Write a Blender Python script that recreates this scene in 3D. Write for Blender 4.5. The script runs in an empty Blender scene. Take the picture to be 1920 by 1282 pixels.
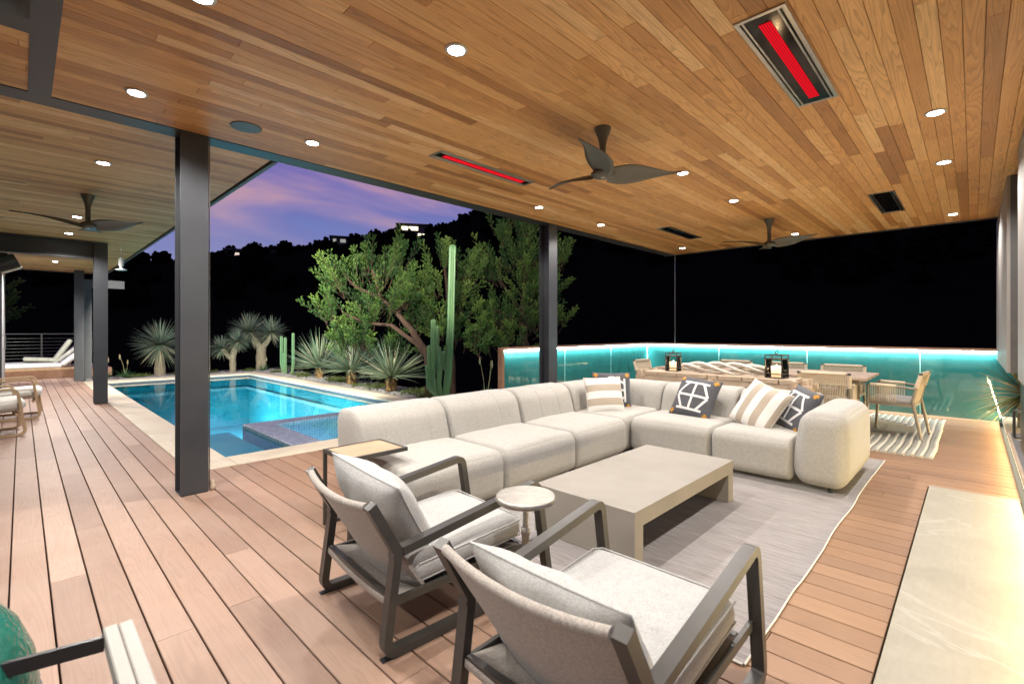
import bpy, math, random
from mathutils import Vector, Matrix, noise
random.seed(11)
SC = bpy.context.scene
COL = SC.collection
PI = math.pi
# ---------------------------------------------------------------- camera, sky, exposure
EYE = 1.333            # camera height; X runs along the ceiling boards, Y along the deck boards
CEIL = 2.94
cam = bpy.data.cameras.new('camera')
cam.sensor_width = 36.0
cam.lens = 36.0 * 892.0 / 1920.0
cam.shift_y = -21.0 / 1920.0
cam.clip_start = 0.05
cam.clip_end = 3000.0
cam.dof.use_dof = True
cam.dof.focus_distance = 4.2
cam.dof.aperture_fstop = 3.5
camo = bpy.data.objects.new('camera', cam)
camo.location = (0, 0, EYE)
camo.rotation_euler = (PI / 2, 0, -math.atan2(0.717948, 0.696097))
COL.objects.link(camo)
SC.camera = camo

world = bpy.data.worlds.new('World')
SC.world = world
world.use_nodes = True
nt = world.node_tree
nt.nodes.clear()
def wn(t, **k):
    n = nt.nodes.new(t)
    for a, b in k.items():
        setattr(n, a, b)
    return n
w_out = wn('ShaderNodeOutputWorld'); w_bg = wn('ShaderNodeBackground')
sky = wn('ShaderNodeTexSky', sky_type='NISHITA'); sky.sun_disc = False
sky.sun_elevation = math.radians(-2.0); sky.sun_rotation = math.radians(-60.0)
sky.air_density = 1.6; sky.dust_density = 2.0; sky.ozone_density = 4.0
tc = wn('ShaderNodeTexCoord')
sep = wn('ShaderNodeSeparateXYZ'); nt.links.new(tc.outputs['Generated'], sep.inputs[0])
# dusk cloud sheets: direction projected onto a high flat cloud layer
zc = wn('ShaderNodeMath', operation='MAXIMUM'); nt.links.new(sep.outputs['Z'], zc.inputs[0]); zc.inputs[1].default_value = 0.03
zp = wn('ShaderNodeMath', operation='ADD'); nt.links.new(zc.outputs[0], zp.inputs[0]); zp.inputs[1].default_value = 0.16
dx = wn('ShaderNodeMath', operation='DIVIDE'); nt.links.new(sep.outputs['X'], dx.inputs[0]); nt.links.new(zp.outputs[0], dx.inputs[1])
dy = wn('ShaderNodeMath', operation='DIVIDE'); nt.links.new(sep.outputs['Y'], dy.inputs[0]); nt.links.new(zp.outputs[0], dy.inputs[1])
comb = wn('ShaderNodeCombineXYZ'); nt.links.new(dx.outputs[0], comb.inputs[0]); nt.links.new(dy.outputs[0], comb.inputs[1])
cmap = wn('ShaderNodeMapping'); nt.links.new(comb.outputs[0], cmap.inputs[0])
cmap.inputs['Rotation'].default_value = (0, 0, 0.55); cmap.inputs['Scale'].default_value = (0.75, 1.5, 1)
cn = wn('ShaderNodeTexNoise'); nt.links.new(cmap.outputs[0], cn.inputs['Vector'])
cn.inputs['Scale'].default_value = 1.1; cn.inputs['Detail'].default_value = 7; cn.inputs['Roughness'].default_value = 0.5; cn.inputs['Distortion'].default_value = 0.5
cr = wn('ShaderNodeValToRGB'); nt.links.new(cn.outputs['Fac'], cr.inputs[0])
e = cr.color_ramp.elements
e[0].position = 0.36; e[0].color = (0.13, 0.19, 0.58, 1)
e[1].position = 0.64; e[1].color = (0.66, 0.36, 0.44, 1)
m_ = e.new(0.44); m_.color = (0.16, 0.16, 0.52, 1)
m_ = e.new(0.54); m_.color = (0.34, 0.235, 0.52, 1)
# paler, bluer air towards the horizon
hz = wn('ShaderNodeMapRange'); nt.links.new(sep.outputs['Z'], hz.inputs['Value'])
hz.inputs['From Min'].default_value = 0.12; hz.inputs['From Max'].default_value = 0.30
hz.inputs['To Min'].default_value = 0.75; hz.inputs['To Max'].default_value = 0.0
hm = wn('ShaderNodeMixRGB'); nt.links.new(hz.outputs[0], hm.inputs[0]); nt.links.new(cr.outputs[0], hm.inputs[1])
hm.inputs[2].default_value = (0.28, 0.33, 0.62, 1)
sk = wn('ShaderNodeMixRGB', blend_type='ADD'); sk.inputs[0].default_value = 0.06
nt.links.new(hm.outputs[0], sk.inputs[1]); nt.links.new(sky.outputs[0], sk.inputs[2])
nt.links.new(sk.outputs[0], w_bg.inputs['Color']); w_bg.inputs['Strength'].default_value = 0.66
nt.links.new(w_bg.outputs[0], w_out.inputs['Surface'])

SC.view_settings.view_transform = 'Standard'
SC.view_settings.look = 'None'
SC.view_settings.exposure = 0.36
SC.view_settings.gamma = 1.0
SC.view_settings.use_curve_mapping = False
SC.render.engine = 'CYCLES'
SC.cycles.use_denoising = True
SC.cycles.max_bounces = 10
SC.cycles.diffuse_bounces = 7
SC.cycles.glossy_bounces = 4
SC.cycles.transmission_bounces = 6
SC.cycles.transparent_max_bounces = 12
SC.cycles.sample_clamp_indirect = 6.0
SC.cycles.caustics_reflective = False
SC.cycles.caustics_refractive = False

DOWN_W = 124.0          # watts of each recessed downlight
LED_W = 1.0

# ---------------------------------------------------------------- material helpers
MATS = {}
class NT:
    def __init__(s, name):
        s.m = bpy.data.materials.new(name); s.m.use_nodes = True
        s.t = s.m.node_tree; s.t.nodes.clear()
        s.out = s.n('ShaderNodeOutputMaterial')
        MATS[name] = s.m
    def n(s, t, **k):
        q = s.t.nodes.new(t)
        for a, b in k.items():
            setattr(q, a, b)
        return q
    def l(s, a, b):
        s.t.links.new(a, b)
    def coord(s, scale=(1, 1, 1), kind='Object', rot=(0, 0, 0)):
        c = s.n('ShaderNodeTexCoord'); m = s.n('ShaderNodeMapping')
        m.inputs['Scale'].default_value = scale; m.inputs['Rotation'].default_value = rot
        s.l(c.outputs[kind], m.inputs[0]); return m.outputs[0]
    def noise(s, vec, scale, detail=4, rough=0.55, dist=0.0):
        q = s.n('ShaderNodeTexNoise'); s.l(vec, q.inputs['Vector'])
        q.inputs['Scale'].default_value = scale; q.inputs['Detail'].default_value = detail
        q.inputs['Roughness'].default_value = rough; q.inputs['Distortion'].default_value = dist
        return q.outputs['Fac']
    def ramp(s, fac, stops):
        r = s.n('ShaderNodeValToRGB'); s.l(fac, r.inputs[0]); e = r.color_ramp.elements
        e[0].position, e[0].color = stops[0][0], tuple(stops[0][1]) + (1,)
        e[1].position, e[1].color = stops[-1][0], tuple(stops[-1][1]) + (1,)
        for p, c in stops[1:-1]:
            q = e.new(p); q.color = tuple(c) + (1,)
        return r.outputs[0]
    def mix(s, fac, a, b, mode='MIX'):
        q = s.n('ShaderNodeMixRGB', blend_type=mode)
        for i, v in ((0, fac), (1, a), (2, b)):
            if hasattr(v, 'links'):
                s.l(v, q.inputs[i])
            else:
                q.inputs[i].default_value = v if i == 0 else tuple(v) + (1,)
        return q.outputs[0]
    def math(s, op, a, b=None):
        q = s.n('ShaderNodeMath', operation=op)
        for i, v in ((0, a), (1, b)):
            if v is None: continue
            if hasattr(v, 'links'): s.l(v, q.inputs[i])
            else: q.inputs[i].default_value = v
        return q.outputs[0]
    def bump(s, h, strength=0.3, dist=0.01):
        b = s.n('ShaderNodeBump'); b.inputs['Strength'].default_value = strength; b.inputs['Distance'].default_value = dist
        s.l(h, b.inputs['Height']); return b.outputs[0]
    def bsdf(s, color, rough=0.5, metal=0.0, normal=None, spec=0.5, **k):
        p = s.n('ShaderNodeBsdfPrincipled')
        for nm, v in (('Base Color', color), ('Roughness', rough), ('Metallic', metal)):
            if hasattr(v, 'links'): s.l(v, p.inputs[nm])
            else: p.inputs[nm].default_value = tuple(v) + (1,) if nm == 'Base Color' else v
        p.inputs['Specular IOR Level'].default_value = spec
        if normal is not None: s.l(normal, p.inputs['Normal'])
        for nm, v in k.items():
            p.inputs[nm.replace('_', ' ')].default_value = v
        s.l(p.outputs[0], s.out.inputs['Surface'])
        return p
def simple(name, c1, c2=None, rough=0.5, metal=0.0, scale=8.0, bump=0.0, bscale=40.0, bdist=0.004, spec=0.5, stretch=(1, 1, 1)):
    """two tones of one colour mixed by noise, with fine relief"""
    t = NT(name); co = t.coord(stretch)
    col = c1
    if c2: col = t.mix(t.ramp(t.noise(co, scale, 6, 0.6), [(0.3, (0, 0, 0)), (0.7, (1, 1, 1))]), c1, c2)
    nm = t.bump(t.noise(co, bscale, 5, 0.6), bump, bdist) if bump else None
    t.bsdf(col, rough, metal, nm, spec); return t.m
def emit(name, color, strength, sample=False):
    t = NT(name); e_ = t.n('ShaderNodeEmission'); e_.inputs[0].default_value = tuple(color) + (1,); e_.inputs[1].default_value = strength
    t.l(e_.outputs[0], t.out.inputs['Surface'])
    if not sample: t.m.cycles.emission_sampling = 'NONE'
    return t.m

def planks(name, stops, axis, grain_dark=0.72, rough=0.55, cathedral=0.35, bumps=0.15, weather=None):
    """sawn boards: 'tint' picks the tone of the piece, 'seed' shifts its grain; axis = length direction"""
    t = NT(name)
    at = t.n('ShaderNodeAttribute', attribute_name='tint'); sd = t.n('ShaderNodeAttribute', attribute_name='seed')
    base = t.ramp(at.outputs['Fac'], stops)
    c = t.n('ShaderNodeTexCoord')
    off = t.n('ShaderNodeCombineXYZ'); sf = t.math('MULTIPLY', sd.outputs['Fac'], 37.0)
    t.l(sf, off.inputs[0]); t.l(sf, off.inputs[1]); t.l(sf, off.inputs[2])
    ad = t.n('ShaderNodeVectorMath', operation='ADD'); t.l(c.outputs['Object'], ad.inputs[0]); t.l(off.outputs[0], ad.inputs[1])
    mp = t.n('ShaderNodeMapping'); t.l(ad.outputs[0], mp.inputs[0])
    s = [1.0, 1.0, 1.0]; s[axis] = 0.055
    mp.inputs['Scale'].default_value = s
    fine = t.noise(mp.outputs[0], 170.0, 6, 0.65, 0.3)
    mp2 = t.n('ShaderNodeMapping'); t.l(ad.outputs[0], mp2.inputs[0]); s2 = [1.0, 1.0, 1.0]; s2[axis] = 0.06
    mp2.inputs['Scale'].default_value = s2
    big = t.noise(mp2.outputs[0], 8.0, 2, 0.45, 0.35)
    rings = t.math('FRACT', t.math('MULTIPLY', big, 22.0))
    ringc = t.ramp(rings, [(0.0, (1, 1, 1)), (0.55, (0.86, 0.84, 0.82)), (0.92, (grain_dark, grain_dark * 0.93, grain_dark * 0.86)), (1.0, (1, 1, 1))])
    col = t.mix(cathedral, base, ringc, 'MULTIPLY')
    finec = t.ramp(fine, [(0.25, (0.74, 0.70, 0.66)), (0.6, (1, 1, 1))])
    col = t.mix(0.55, col, finec, 'MULTIPLY')
    blot = t.ramp(t.noise(ad.outputs[0], 3.0, 4, 0.6), [(0.3, (0.84, 0.82, 0.80)), (0.7, (1.06, 1.05, 1.04))])
    col = t.mix(0.7, col, blot, 'MULTIPLY')
    if weather:
        wz = t.ramp(t.noise(t.coord((1, 1, 1)), 1.1, 7, 0.68), [(0.25, (0.25, 0.25, 0.25)), (0.75, (1, 1, 1))])
        col = t.mix(t.mix(1.0, wz, (weather[1],) * 3, 'MULTIPLY'), col, weather[0])
        # boards that stay under the roof keep their oiled brown, those by the pool have silvered
        sx = t.n('ShaderNodeSeparateXYZ'); t.l(c.outputs['Object'], sx.inputs[0])
        mr = t.n('ShaderNodeMapRange', interpolation_type='SMOOTHSTEP'); t.l(t.math('ADD', sx.outputs['X'], t.math('MULTIPLY', t.noise(t.coord(), 1.3, 3), 1.2)), mr.inputs['Value'])
        mr.inputs['From Min'].default_value = 1.2; mr.inputs['From Max'].default_value = 3.4
        col = t.mix(mr.outputs[0], col, t.mix(1.0, col, (0.80, 0.67, 0.47), 'MULTIPLY'))
    kn = t.math('ADD', t.math('MULTIPLY', fine, 0.7), t.math('MULTIPLY', rings, 0.15))
    rr = t.n('ShaderNodeMapRange'); t.l(fine, rr.inputs['Value']); rr.inputs['To Min'].default_value = rough - 0.1; rr.inputs['To Max'].default_value = rough + 0.15
    t.bsdf(col, rr.outputs[0], 0.0, t.bump(kn, bumps, 0.003), 0.35)
    return t.m

DECK = planks('deck_wood', [(0.0, (0.20, 0.106, 0.065)), (0.35, (0.262, 0.149, 0.095)), (0.7, (0.325, 0.196, 0.133)), (1.0, (0.395, 0.255, 0.183))], 1, grain_dark=0.62, rough=0.52, cathedral=0.55,
              weather=((0.40, 0.305, 0.25), 0.50))
CEILW = planks('ceiling_wood', [(0.0, (0.40, 0.185, 0.065)), (0.3, (0.60, 0.305, 0.110)), (0.6, (0.72, 0.40, 0.160)), (0.85, (0.79, 0.475, 0.21)), (1.0, (0.86, 0.60, 0.33))], 0, grain_dark=0.58, rough=0.42, cathedral=0.75)
def fabric(name, c1, c2, period=0.0045, strength=0.5, slub=0.25):
    """plain woven cloth"""
    t = NT(name); co = t.coord()
    k_ = 0.9 / period
    warp = t.noise(t.coord((1, 0.35, 0.35)), k_, 2, 0.6); weft = t.noise(t.coord((0.35, 1, 1)), k_ * 0.9, 2, 0.6)
    h = t.math('MULTIPLY', t.math('ADD', warp, weft), 0.5)
    nz = t.noise(co, 160.0, 3, 0.7)
    f = t.math('ADD', t.math('MULTIPLY', h, 0.5), t.math('MULTIPLY', nz, 0.5))
    col = t.mix(t.ramp(f, [(0.32, (0, 0, 0)), (0.66, (1, 1, 1))]), c2, c1)
    col = t.mix(slub, col, t.ramp(t.noise(t.coord((1, 1, 6)), 30.0, 4, 0.6), [(0.35, (0.8, 0.79, 0.77)), (0.65, (1.05, 1.05, 1.05))]), 'MULTIPLY')
    p = t.bsdf(col, 0.9, 0.0, t.bump(f, strength, 0.003), 0.15)
    p.inputs['Sheen Weight'].default_value = 0.15
    return t.m
SOFA = fabric('sofa_cloth', (0.42, 0.40, 0.362), (0.29, 0.275, 0.246), 0.0065, 0.8, 0.4)
LINEN = fabric('chair_cloth', (0.44, 0.43, 0.41), (0.29, 0.282, 0.268), 0.0048, 0.9, 0.35)
SLING = fabric('sling_cloth', (0.42, 0.375, 0.33), (0.20, 0.175, 0.15), 0.005, 0.8)
CREAMC = fabric('cream_cloth', (0.66, 0.63, 0.57), (0.52, 0.48, 0.42), 0.005)
GREENISH = fabric('pale_olive_cloth', (0.62, 0.64, 0.50), (0.50, 0.52, 0.40), 0.008)
DARKC = fabric('charcoal_cloth', (0.115, 0.115, 0.125), (0.045, 0.045, 0.052), 0.004, 0.7, 0.5)
TAPE = fabric('white_tape', (0.70, 0.69, 0.68), (0.55, 0.54, 0.53), 0.004)
MUSTARD = fabric('mustard_yarn', (0.55, 0.27, 0.045), (0.36, 0.16, 0.025), 0.004)
TAUPE = fabric('taupe_cloth', (0.47, 0.40, 0.32), (0.35, 0.29, 0.225), 0.004)
STEEL = simple('painted_steel', (0.030, 0.032, 0.036), (0.042, 0.044, 0.049), 0.42, 0.0, 3.0, 0.05, 300.0, 0.001, 0.5)
FRAME = simple('frame_metal', (0.052, 0.048, 0.043), (0.068, 0.063, 0.056), 0.40, 0.25, 14.0, 0.06, 260.0, 0.001)
BRONZE = simple('fan_resin', (0.075, 0.068, 0.055), (0.10, 0.09, 0.075), 0.45, 0.0, 6.0)
BLACK = simple('black_metal', (0.014, 0.014, 0.015), (0.02, 0.02, 0.021), 0.4, 0.0, 9.0)
DARKWIN = simple('dark_glass', (0.006, 0.006, 0.007), None, 0.10, spec=0.14)
STAINLESS = simple('brushed_steel', (0.52, 0.50, 0.46), (0.40, 0.38, 0.35), 0.28, 1.0, 5.0)
CONCRETE = simple('concrete', (0.27, 0.24, 0.20), (0.21, 0.187, 0.155), 0.62, 0.0, 2.2, 0.12, 60.0, 0.003)
def stone(name, c1, c2, vein):
    t = NT(name); co = t.coord((1, 1, 1), rot=(0, 0, 0.5))
    a = t.noise(co, 1.6, 8, 0.62, 1.2); b = t.noise(t.coord((1, 5, 1), rot=(0, 0, 0.35)), 9.0, 6, 0.7)
    col = t.mix(t.ramp(a, [(0.32, (0, 0, 0)), (0.68, (1, 1, 1))]), c1, c2)
    col = t.mix(0.5, col, t.ramp(b, [(0.3, (0.86, 0.84, 0.80)), (0.65, (1.06, 1.05, 1.03))]), 'MULTIPLY')
    vn = t.math('ABSOLUTE', t.math('SUBTRACT', t.noise(t.coord((1, 1, 1)), 0.9, 5, 0.5, 1.0), 0.5))
    col = t.mix(t.ramp(vn, [(0.0, (0.55,) * 3), (0.012, (0, 0, 0))]), col, vein)
    t.bsdf(col, 0.48, 0.0, t.bump(b, 0.08, 0.003), 0.4); return t.m
LIME = stone('limestone', (0.58, 0.50, 0.375), (0.49, 0.415, 0.30), (0.60, 0.57, 0.50))
SLABST = stone('apron_stone', (0.325, 0.295, 0.232), (0.26, 0.235, 0.18), (0.38, 0.36, 0.31))
GREYST = stone('grey_stone', (0.20, 0.19, 0.185), (0.15, 0.145, 0.14), (0.26, 0.25, 0.24))
PLASTER = simple('plaster', (0.50, 0.48, 0.45), (0.43, 0.415, 0.39), 0.8, 0.0, 2.0, 0.1, 50.0)
TEAK = simple('grey_teak', (0.36, 0.265, 0.19), (0.27, 0.20, 0.145), 0.6, 0.0, 9.0, 0.15, 60.0, 0.003, 0.3, (1, 1, 0.25))
PALEWOOD = simple('pale_weathered_wood', (0.50, 0.39, 0.285), (0.385, 0.29, 0.205), 0.65, 0.0, 7.0, 0.2, 50.0, 0.004, 0.3)
OAK = simple('oak_frame', (0.50, 0.35, 0.20), (0.40, 0.27, 0.15), 0.5, 0.0, 10.0, 0.1, 60.0)
IPE = simple('brown_wood', (0.20, 0.10, 0.055), (0.26, 0.14, 0.08), 0.5, 0.0, 8.0, 0.12, 60.0, 0.003, 0.4, (1, 0.2, 1))
DRIFT = simple('bleached_driftwood', (0.60, 0.555, 0.49), (0.46, 0.41, 0.35), 0.7, 0.0, 14.0, 0.3, 70.0, 0.004, 0.25)
ROPE = simple('natural_rope', (0.55, 0.47, 0.36), (0.43, 0.36, 0.27), 0.85, 0.0, 60.0, 0.4, 240.0, 0.002, 0.2)
TAUPEFR = simple('taupe_aluminium', (0.17, 0.145, 0.11), (0.20, 0.17, 0.13), 0.45, 0.2, 9.0)
CLADDING = simple('grey_cladding', (0.30, 0.275, 0.255), (0.235, 0.215, 0.20), 0.5, 0.0, 12.0, 0.12, 60.0, 0.003, 0.4, (1, 1, 0.06))

# ---------------------------------------------------------------- mesh helpers
class MB:
    def __init__(s): s.v = []; s.f = []; s.at = {}
    def poly(s, pts):
        b = len(s.v); s.v += [tuple(p) for p in pts]; s.f.append(tuple(range(b, b + len(pts)))); return s
    def grid(s, rows, closed=False):
        b = len(s.v); n = len(rows[0])
        for r in rows: s.v += [tuple(p) for p in r]
        for i in range(len(rows) - 1):
            for j in range(n if closed else n - 1):
                k = (j + 1) % n
                s.f.append((b + i * n + j, b + i * n + k, b + (i + 1) * n + k, b + (i + 1) * n + j))
        return s
    def box(s, x0, y0, z0, x1, y1, z1):
        b = len(s.v)
        s.v += [(x0, y0, z0), (x1, y0, z0), (x1, y1, z0), (x0, y1, z0), (x0, y0, z1), (x1, y0, z1), (x1, y1, z1), (x0, y1, z1)]
        for q in ((0, 3, 2, 1), (4, 5, 6, 7), (0, 1, 5, 4), (1, 2, 6, 5), (2, 3, 7, 6), (3, 0, 4, 7)):
            s.f.append(tuple(b + i for i in q))
        return s
    def cbox(s, x0, y0, z0, x1, y1, z1, c=0.004, top=True):
        """box with a chamfer round its top (or bottom) face"""
        b = len(s.v)
        if top:
            zs = ((z0, 0), (z1 - c, 0), (z1, c))
        else:
            zs = ((z1, 0), (z0 + c, 0), (z0, c))
        for z, i in zs:
            s.v += [(x0 + i, y0 + i, z), (x1 - i, y0 + i, z), (x1 - i, y1 - i, z), (x0 + i, y1 - i, z)]
        fl = lambda q: q if top else q[::-1]
        s.f.append(fl((b, b + 3, b + 2, b + 1)))
        for L in (0, 4):
            for i in range(4):
                j = (i + 1) % 4
                s.f.append(fl((b + L + i, b + L + j, b + L + 4 + j, b + L + 4 + i)))
        s.f.append(fl((b + 8, b + 9, b + 10, b + 11)))
        return s
    def tube(s, pts, r, n=8, cap=True, flat=None):
        pts = [Vector(p) for p in pts]; m = len(pts)
        rr = r if isinstance(r, (list, tuple)) else [r] * m
        rows = []; up = None
        for i, p in enumerate(pts):
            d = (pts[min(i + 1, m - 1)] - pts[max(i - 1, 0)])
            if d.length < 1e-9: d = Vector((0, 0, 1))
            d.normalize()
            if up is None:
                up = Vector((0, 0, 1)) if abs(d.z) < 0.9 else Vector((1, 0, 0))
            a = d.cross(up)
            if a.length < 1e-6: a = d.orthogonal()
            a.normalize(); c = a.cross(d); up = c
            rows.append([p + (a * math.cos(2 * PI * k / n) + c * math.sin(2 * PI * k / n)) * rr[i] for k in range(n)])
        s.grid(rows, True)
        if cap:
            s.poly(rows[0][::-1]); s.poly(rows[-1])
        return s
    def bar(s, pts, w, h, side, closed=False):
        """rectangular bar along a path in a plane; side = plane normal (width direction)"""
        pts = [Vector(p) for p in pts]; side = Vector(side).normalized(); m = len(pts); rows = []
        for i, p in enumerate(pts):
            a = pts[i - 1] if (i > 0 or closed) else None
            b = pts[(i + 1) % m] if (i < m - 1 or closed) else None
            d0 = (p - a).normalized() if a is not None else None
            d1 = (b - p).normalized() if b is not None else None
            if d0 is None: d0 = d1
            if d1 is None: d1 = d0
            n0 = side.cross(d0); n1 = side.cross(d1); nn = (n0 + n1)
            if nn.length < 1e-6: nn = n0
            nn.normalize(); k = h / 2 / max(0.35, nn.dot(n0))
            A = nn * k; B = side * (w / 2)
            rows.append([p - A - B, p + A - B, p + A + B, p - A + B])
        if closed: rows.append(rows[0])
        s.grid(rows, True)
        if not closed:
            s.poly(rows[0][::-1]); s.poly(rows[-1])
        return s
    def lathe(s, prof, n=24, c=(0, 0, 0)):
        rows = []
        for r, z in prof:
            rows.append([(c[0] + r * math.cos(2 * PI * k / n), c[1] + r * math.sin(2 * PI * k / n), c[2] + z) for k in range(n)])
        s.grid(rows, True)
        if prof[0][0] > 1e-4: s.poly(rows[0][::-1])
        if prof[-1][0] > 1e-4: s.poly(rows[-1])
        return s
    def add(s, o, mat=None):
        b = len(s.v)
        s.v += [tuple(mat @ Vector(p)) for p in o.v] if mat is not None else o.v
        s.f += [tuple(b + i for i in q) for q in o.f]; return s
    def mesh(s, name, mat, smooth=False):
        me = bpy.data.meshes.new(name); me.from_pydata(s.v, [], s.f)
        if mat is not None: me.materials.append(mat)
        for k, vals in s.at.items():
            a = me.attributes.new(k, 'FLOAT', 'FACE'); a.data.foreach_set('value', vals)
        me.update()
        if smooth: me.polygons.foreach_set('use_smooth', [True] * len(me.polygons))
        return me
    def build(s, name, mat, parent=None, smooth=False, world=True):
        """world=True: vertices are in world space and are moved into the parent's frame"""
        if parent is not None and world:
            o = parent.location
            s.v = [(p[0] - o[0], p[1] - o[1], p[2] - o[2]) for p in s.v]
        ob = bpy.data.objects.new(name, s.mesh(name, mat, smooth)); COL.objects.link(ob)
        if parent is not None: ob.parent = parent
        if smooth == 'auto':
            pass
        return ob
def tag(o, label=None, cat=None, group=None, kind=None):
    for k, v in (('label', label), ('category', cat), ('group', group), ('kind', kind)):
        if v: o[k] = v
    return o
def thing(name, loc, label, cat, group=None, rz=0.0):
    o = bpy.data.objects.new(name, None); o.location = loc; o.rotation_euler = (0, 0, rz); o.empty_display_size = 0.1
    COL.objects.link(o); return tag(o, label, cat, group)
def copy_tree(o, parent=None):
    c = o.copy(); COL.objects.link(c)
    if parent is not None: c.parent = parent
    for ch in list(o.children): copy_tree(ch, c)
    return c
def sstep(a, b, x):
    t_ = min(1.0, max(0.0, (x - a) / (b - a))); return t_ * t_ * (3 - 2 * t_)
def fillet(pts, r, n=5, closed=False):
    """round the corners of a 3-D polyline"""
    pts = [Vector(p) for p in pts]; m = len(pts); out = []
    for i, p in enumerate(pts):
        if not closed and i in (0, m - 1): out.append(p); continue
        a, b = pts[i - 1], pts[(i + 1) % m]
        ri = r[i] if isinstance(r, (list, tuple)) else r
        d0 = (a - p); d1 = (b - p); k = min(ri, d0.length * 0.45, d1.length * 0.45)
        p0 = p + d0.normalized() * k; p1 = p + d1.normalized() * k
        for q in range(n + 1):
            t = q / n
            out.append(p0 * (1 - t) ** 2 + p * 2 * t * (1 - t) + p1 * t * t)
    return out
def softbox(x0, y0, z0, x1, y1, z1, rad=0.08, puff=(0, 0, 0), seams=(), seam_axis=0, warp=None, depth=0.010, inner=6):
    """upholstered block: rounded box (radius may differ per axis), bulging faces, stitched grooves"""
    R3 = tuple(rad) if isinstance(rad, (tuple, list)) else (rad,) * 3
    def ts(L, ax, extra=()):
        k = min(R3[ax], L / 2 * 0.98)
        q = [k * (1 - math.cos(PI / 2 * i / 5)) for i in range(6)]
        q += [L - a for a in q]
        q += [k + (L - 2 * k) * i / inner for i in range(1, inner)]
        for e_ in extra:
            q += [e_ - 0.02, e_ - 0.009, e_, e_ + 0.009, e_ + 0.02]
        q = sorted(set(round(a, 5) for a in q if -1e-6 <= a <= L + 1e-6)); return q
    D = (x1 - x0, y1 - y0, z1 - z0); O = (x0, y0, z0)
    T = [ts(D[i], i, [e_ - O[i] for e_ in seams] if i == seam_axis else ()) for i in range(3)]
    mb = MB(); idx = {}
    def vert(p):
        k = tuple(round(a, 5) for a in p)
        if k in idx: return idx[k]
        h = [d / 2 for d in D]; c = [p[i] - h[i] for i in range(3)]
        rr = [min(R3[i], h[i] * 0.98) for i in range(3)]
        inn = [max(-(h[i] - rr[i]), min(h[i] - rr[i], c[i])) for i in range(3)]
        d = [(c[i] - inn[i]) / rr[i] for i in range(3)]
        L = math.sqrt(sum(a * a for a in d)) or 1.0
        n = [a / L for a in d]
        q = [inn[i] + n[i] * rr[i] for i in range(3)]
        s_ = [1 - (c[i] / h[i]) ** 2 for i in range(3)]
        for i in range(3):
            o = [j for j in range(3) if j != i]
            q[i] += n[i] * abs(n[i]) * puff[i] * math.sqrt(max(0, s_[o[0]] * s_[o[1]]))
        g = 0.0
        for e_ in seams:
            g = max(g, math.exp(-((c[seam_axis] + h[seam_axis] + O[seam_axis] - e_) / 0.008) ** 2))
        q = [q[i] - (n[i] * depth * g if i != seam_axis else 0) for i in range(3)]
        w = Vector((q[0] + h[0] + O[0], q[1] + h[1] + O[1], q[2] + h[2] + O[2]))
        if warp: w = warp(w)
        mb.v.append(tuple(w)); idx[k] = len(mb.v) - 1; return idx[k]
    for ax in range(3):
        a, b = [(1, 2), (2, 0), (0, 1)][ax]
        for side in (0, 1):
            for i in range(len(T[a]) - 1):
                for j in range(len(T[b]) - 1):
                    qd = []
                    for di, dj in ((0, 0), (1, 0), (1, 1), (0, 1)):
                        p = [0, 0, 0]; p[ax] = D[ax] * side; p[a] = T[a][i + di]; p[b] = T[b][j + dj]; qd.append(vert(p))
                    if len(set(qd)) < 4: qd = list(dict.fromkeys(qd))
                    if len(qd) > 2: mb.f.append(tuple(qd) if side else tuple(qd[::-1]))
    return mb
# ================================================================ SETTING
def piece(parent, name, mat, b, tint, top=True, ch=0.0022):
    mb = MB().cbox(*b, ch, top); mb.at['tint'] = [tint] * len(mb.f); mb.at['seed'] = [random.random()] * len(mb.f)
    return mb.build(name, mat, parent)
# ---- deck: single boards over a slab coloured black for the shade below the gaps
deck = MB().box(-1.0, -2.2, -0.16, 1.115, 18.6, -0.045).box(1.115, -2.2, -0.16, 10.05, 5.26, -0.047).build('deck', BLACK)
tag(deck, kind='structure')
rnd = random.Random(4)
PITCH = 0.1473
k = -5
while True:
    x0 = 0.1042 + PITCH * k + 0.0035; x1 = x0 + PITCH - 0.0070; k += 1
    if x0 > 9.98: break
    xm = (x0 + x1) / 2
    spans = []
    if xm < 1.06:
        spans = [(0.0, 18.55)]
    elif xm < 1.2:
        x1e = min(x1, 1.115); spans = [(0.0, 5.255)]
    elif 2.0 < xm < 5.45:
        spans = [(0.278, 5.255)]
    else:
        spans = [(-0.27, 5.255)]
    for a, b in spans:
        y = a - rnd.uniform(0, 2.0)
        while y < b:
            L = rnd.choice((1.9, 2.5, 3.1, 3.7)) * rnd.uniform(0.9, 1.1)
            y0, y1 = max(a, y), min(b, y + L); y += L
            if y1 - y0 < 0.05: continue
            dz = rnd.uniform(-0.0008, 0.0008)
            piece(deck, 'deck_board', DECK, (x0, y0 + 0.0008, -0.03, x1, y1 - 0.0008, dz), min(1, max(0, rnd.gauss(0.5, 0.24))))
    # narrow board closing the deck against the left coping
piece(deck, 'deck_board', DECK, (0.9905, 5.26, -0.03, 1.112, 18.5, 0.0), 0.55)

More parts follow.
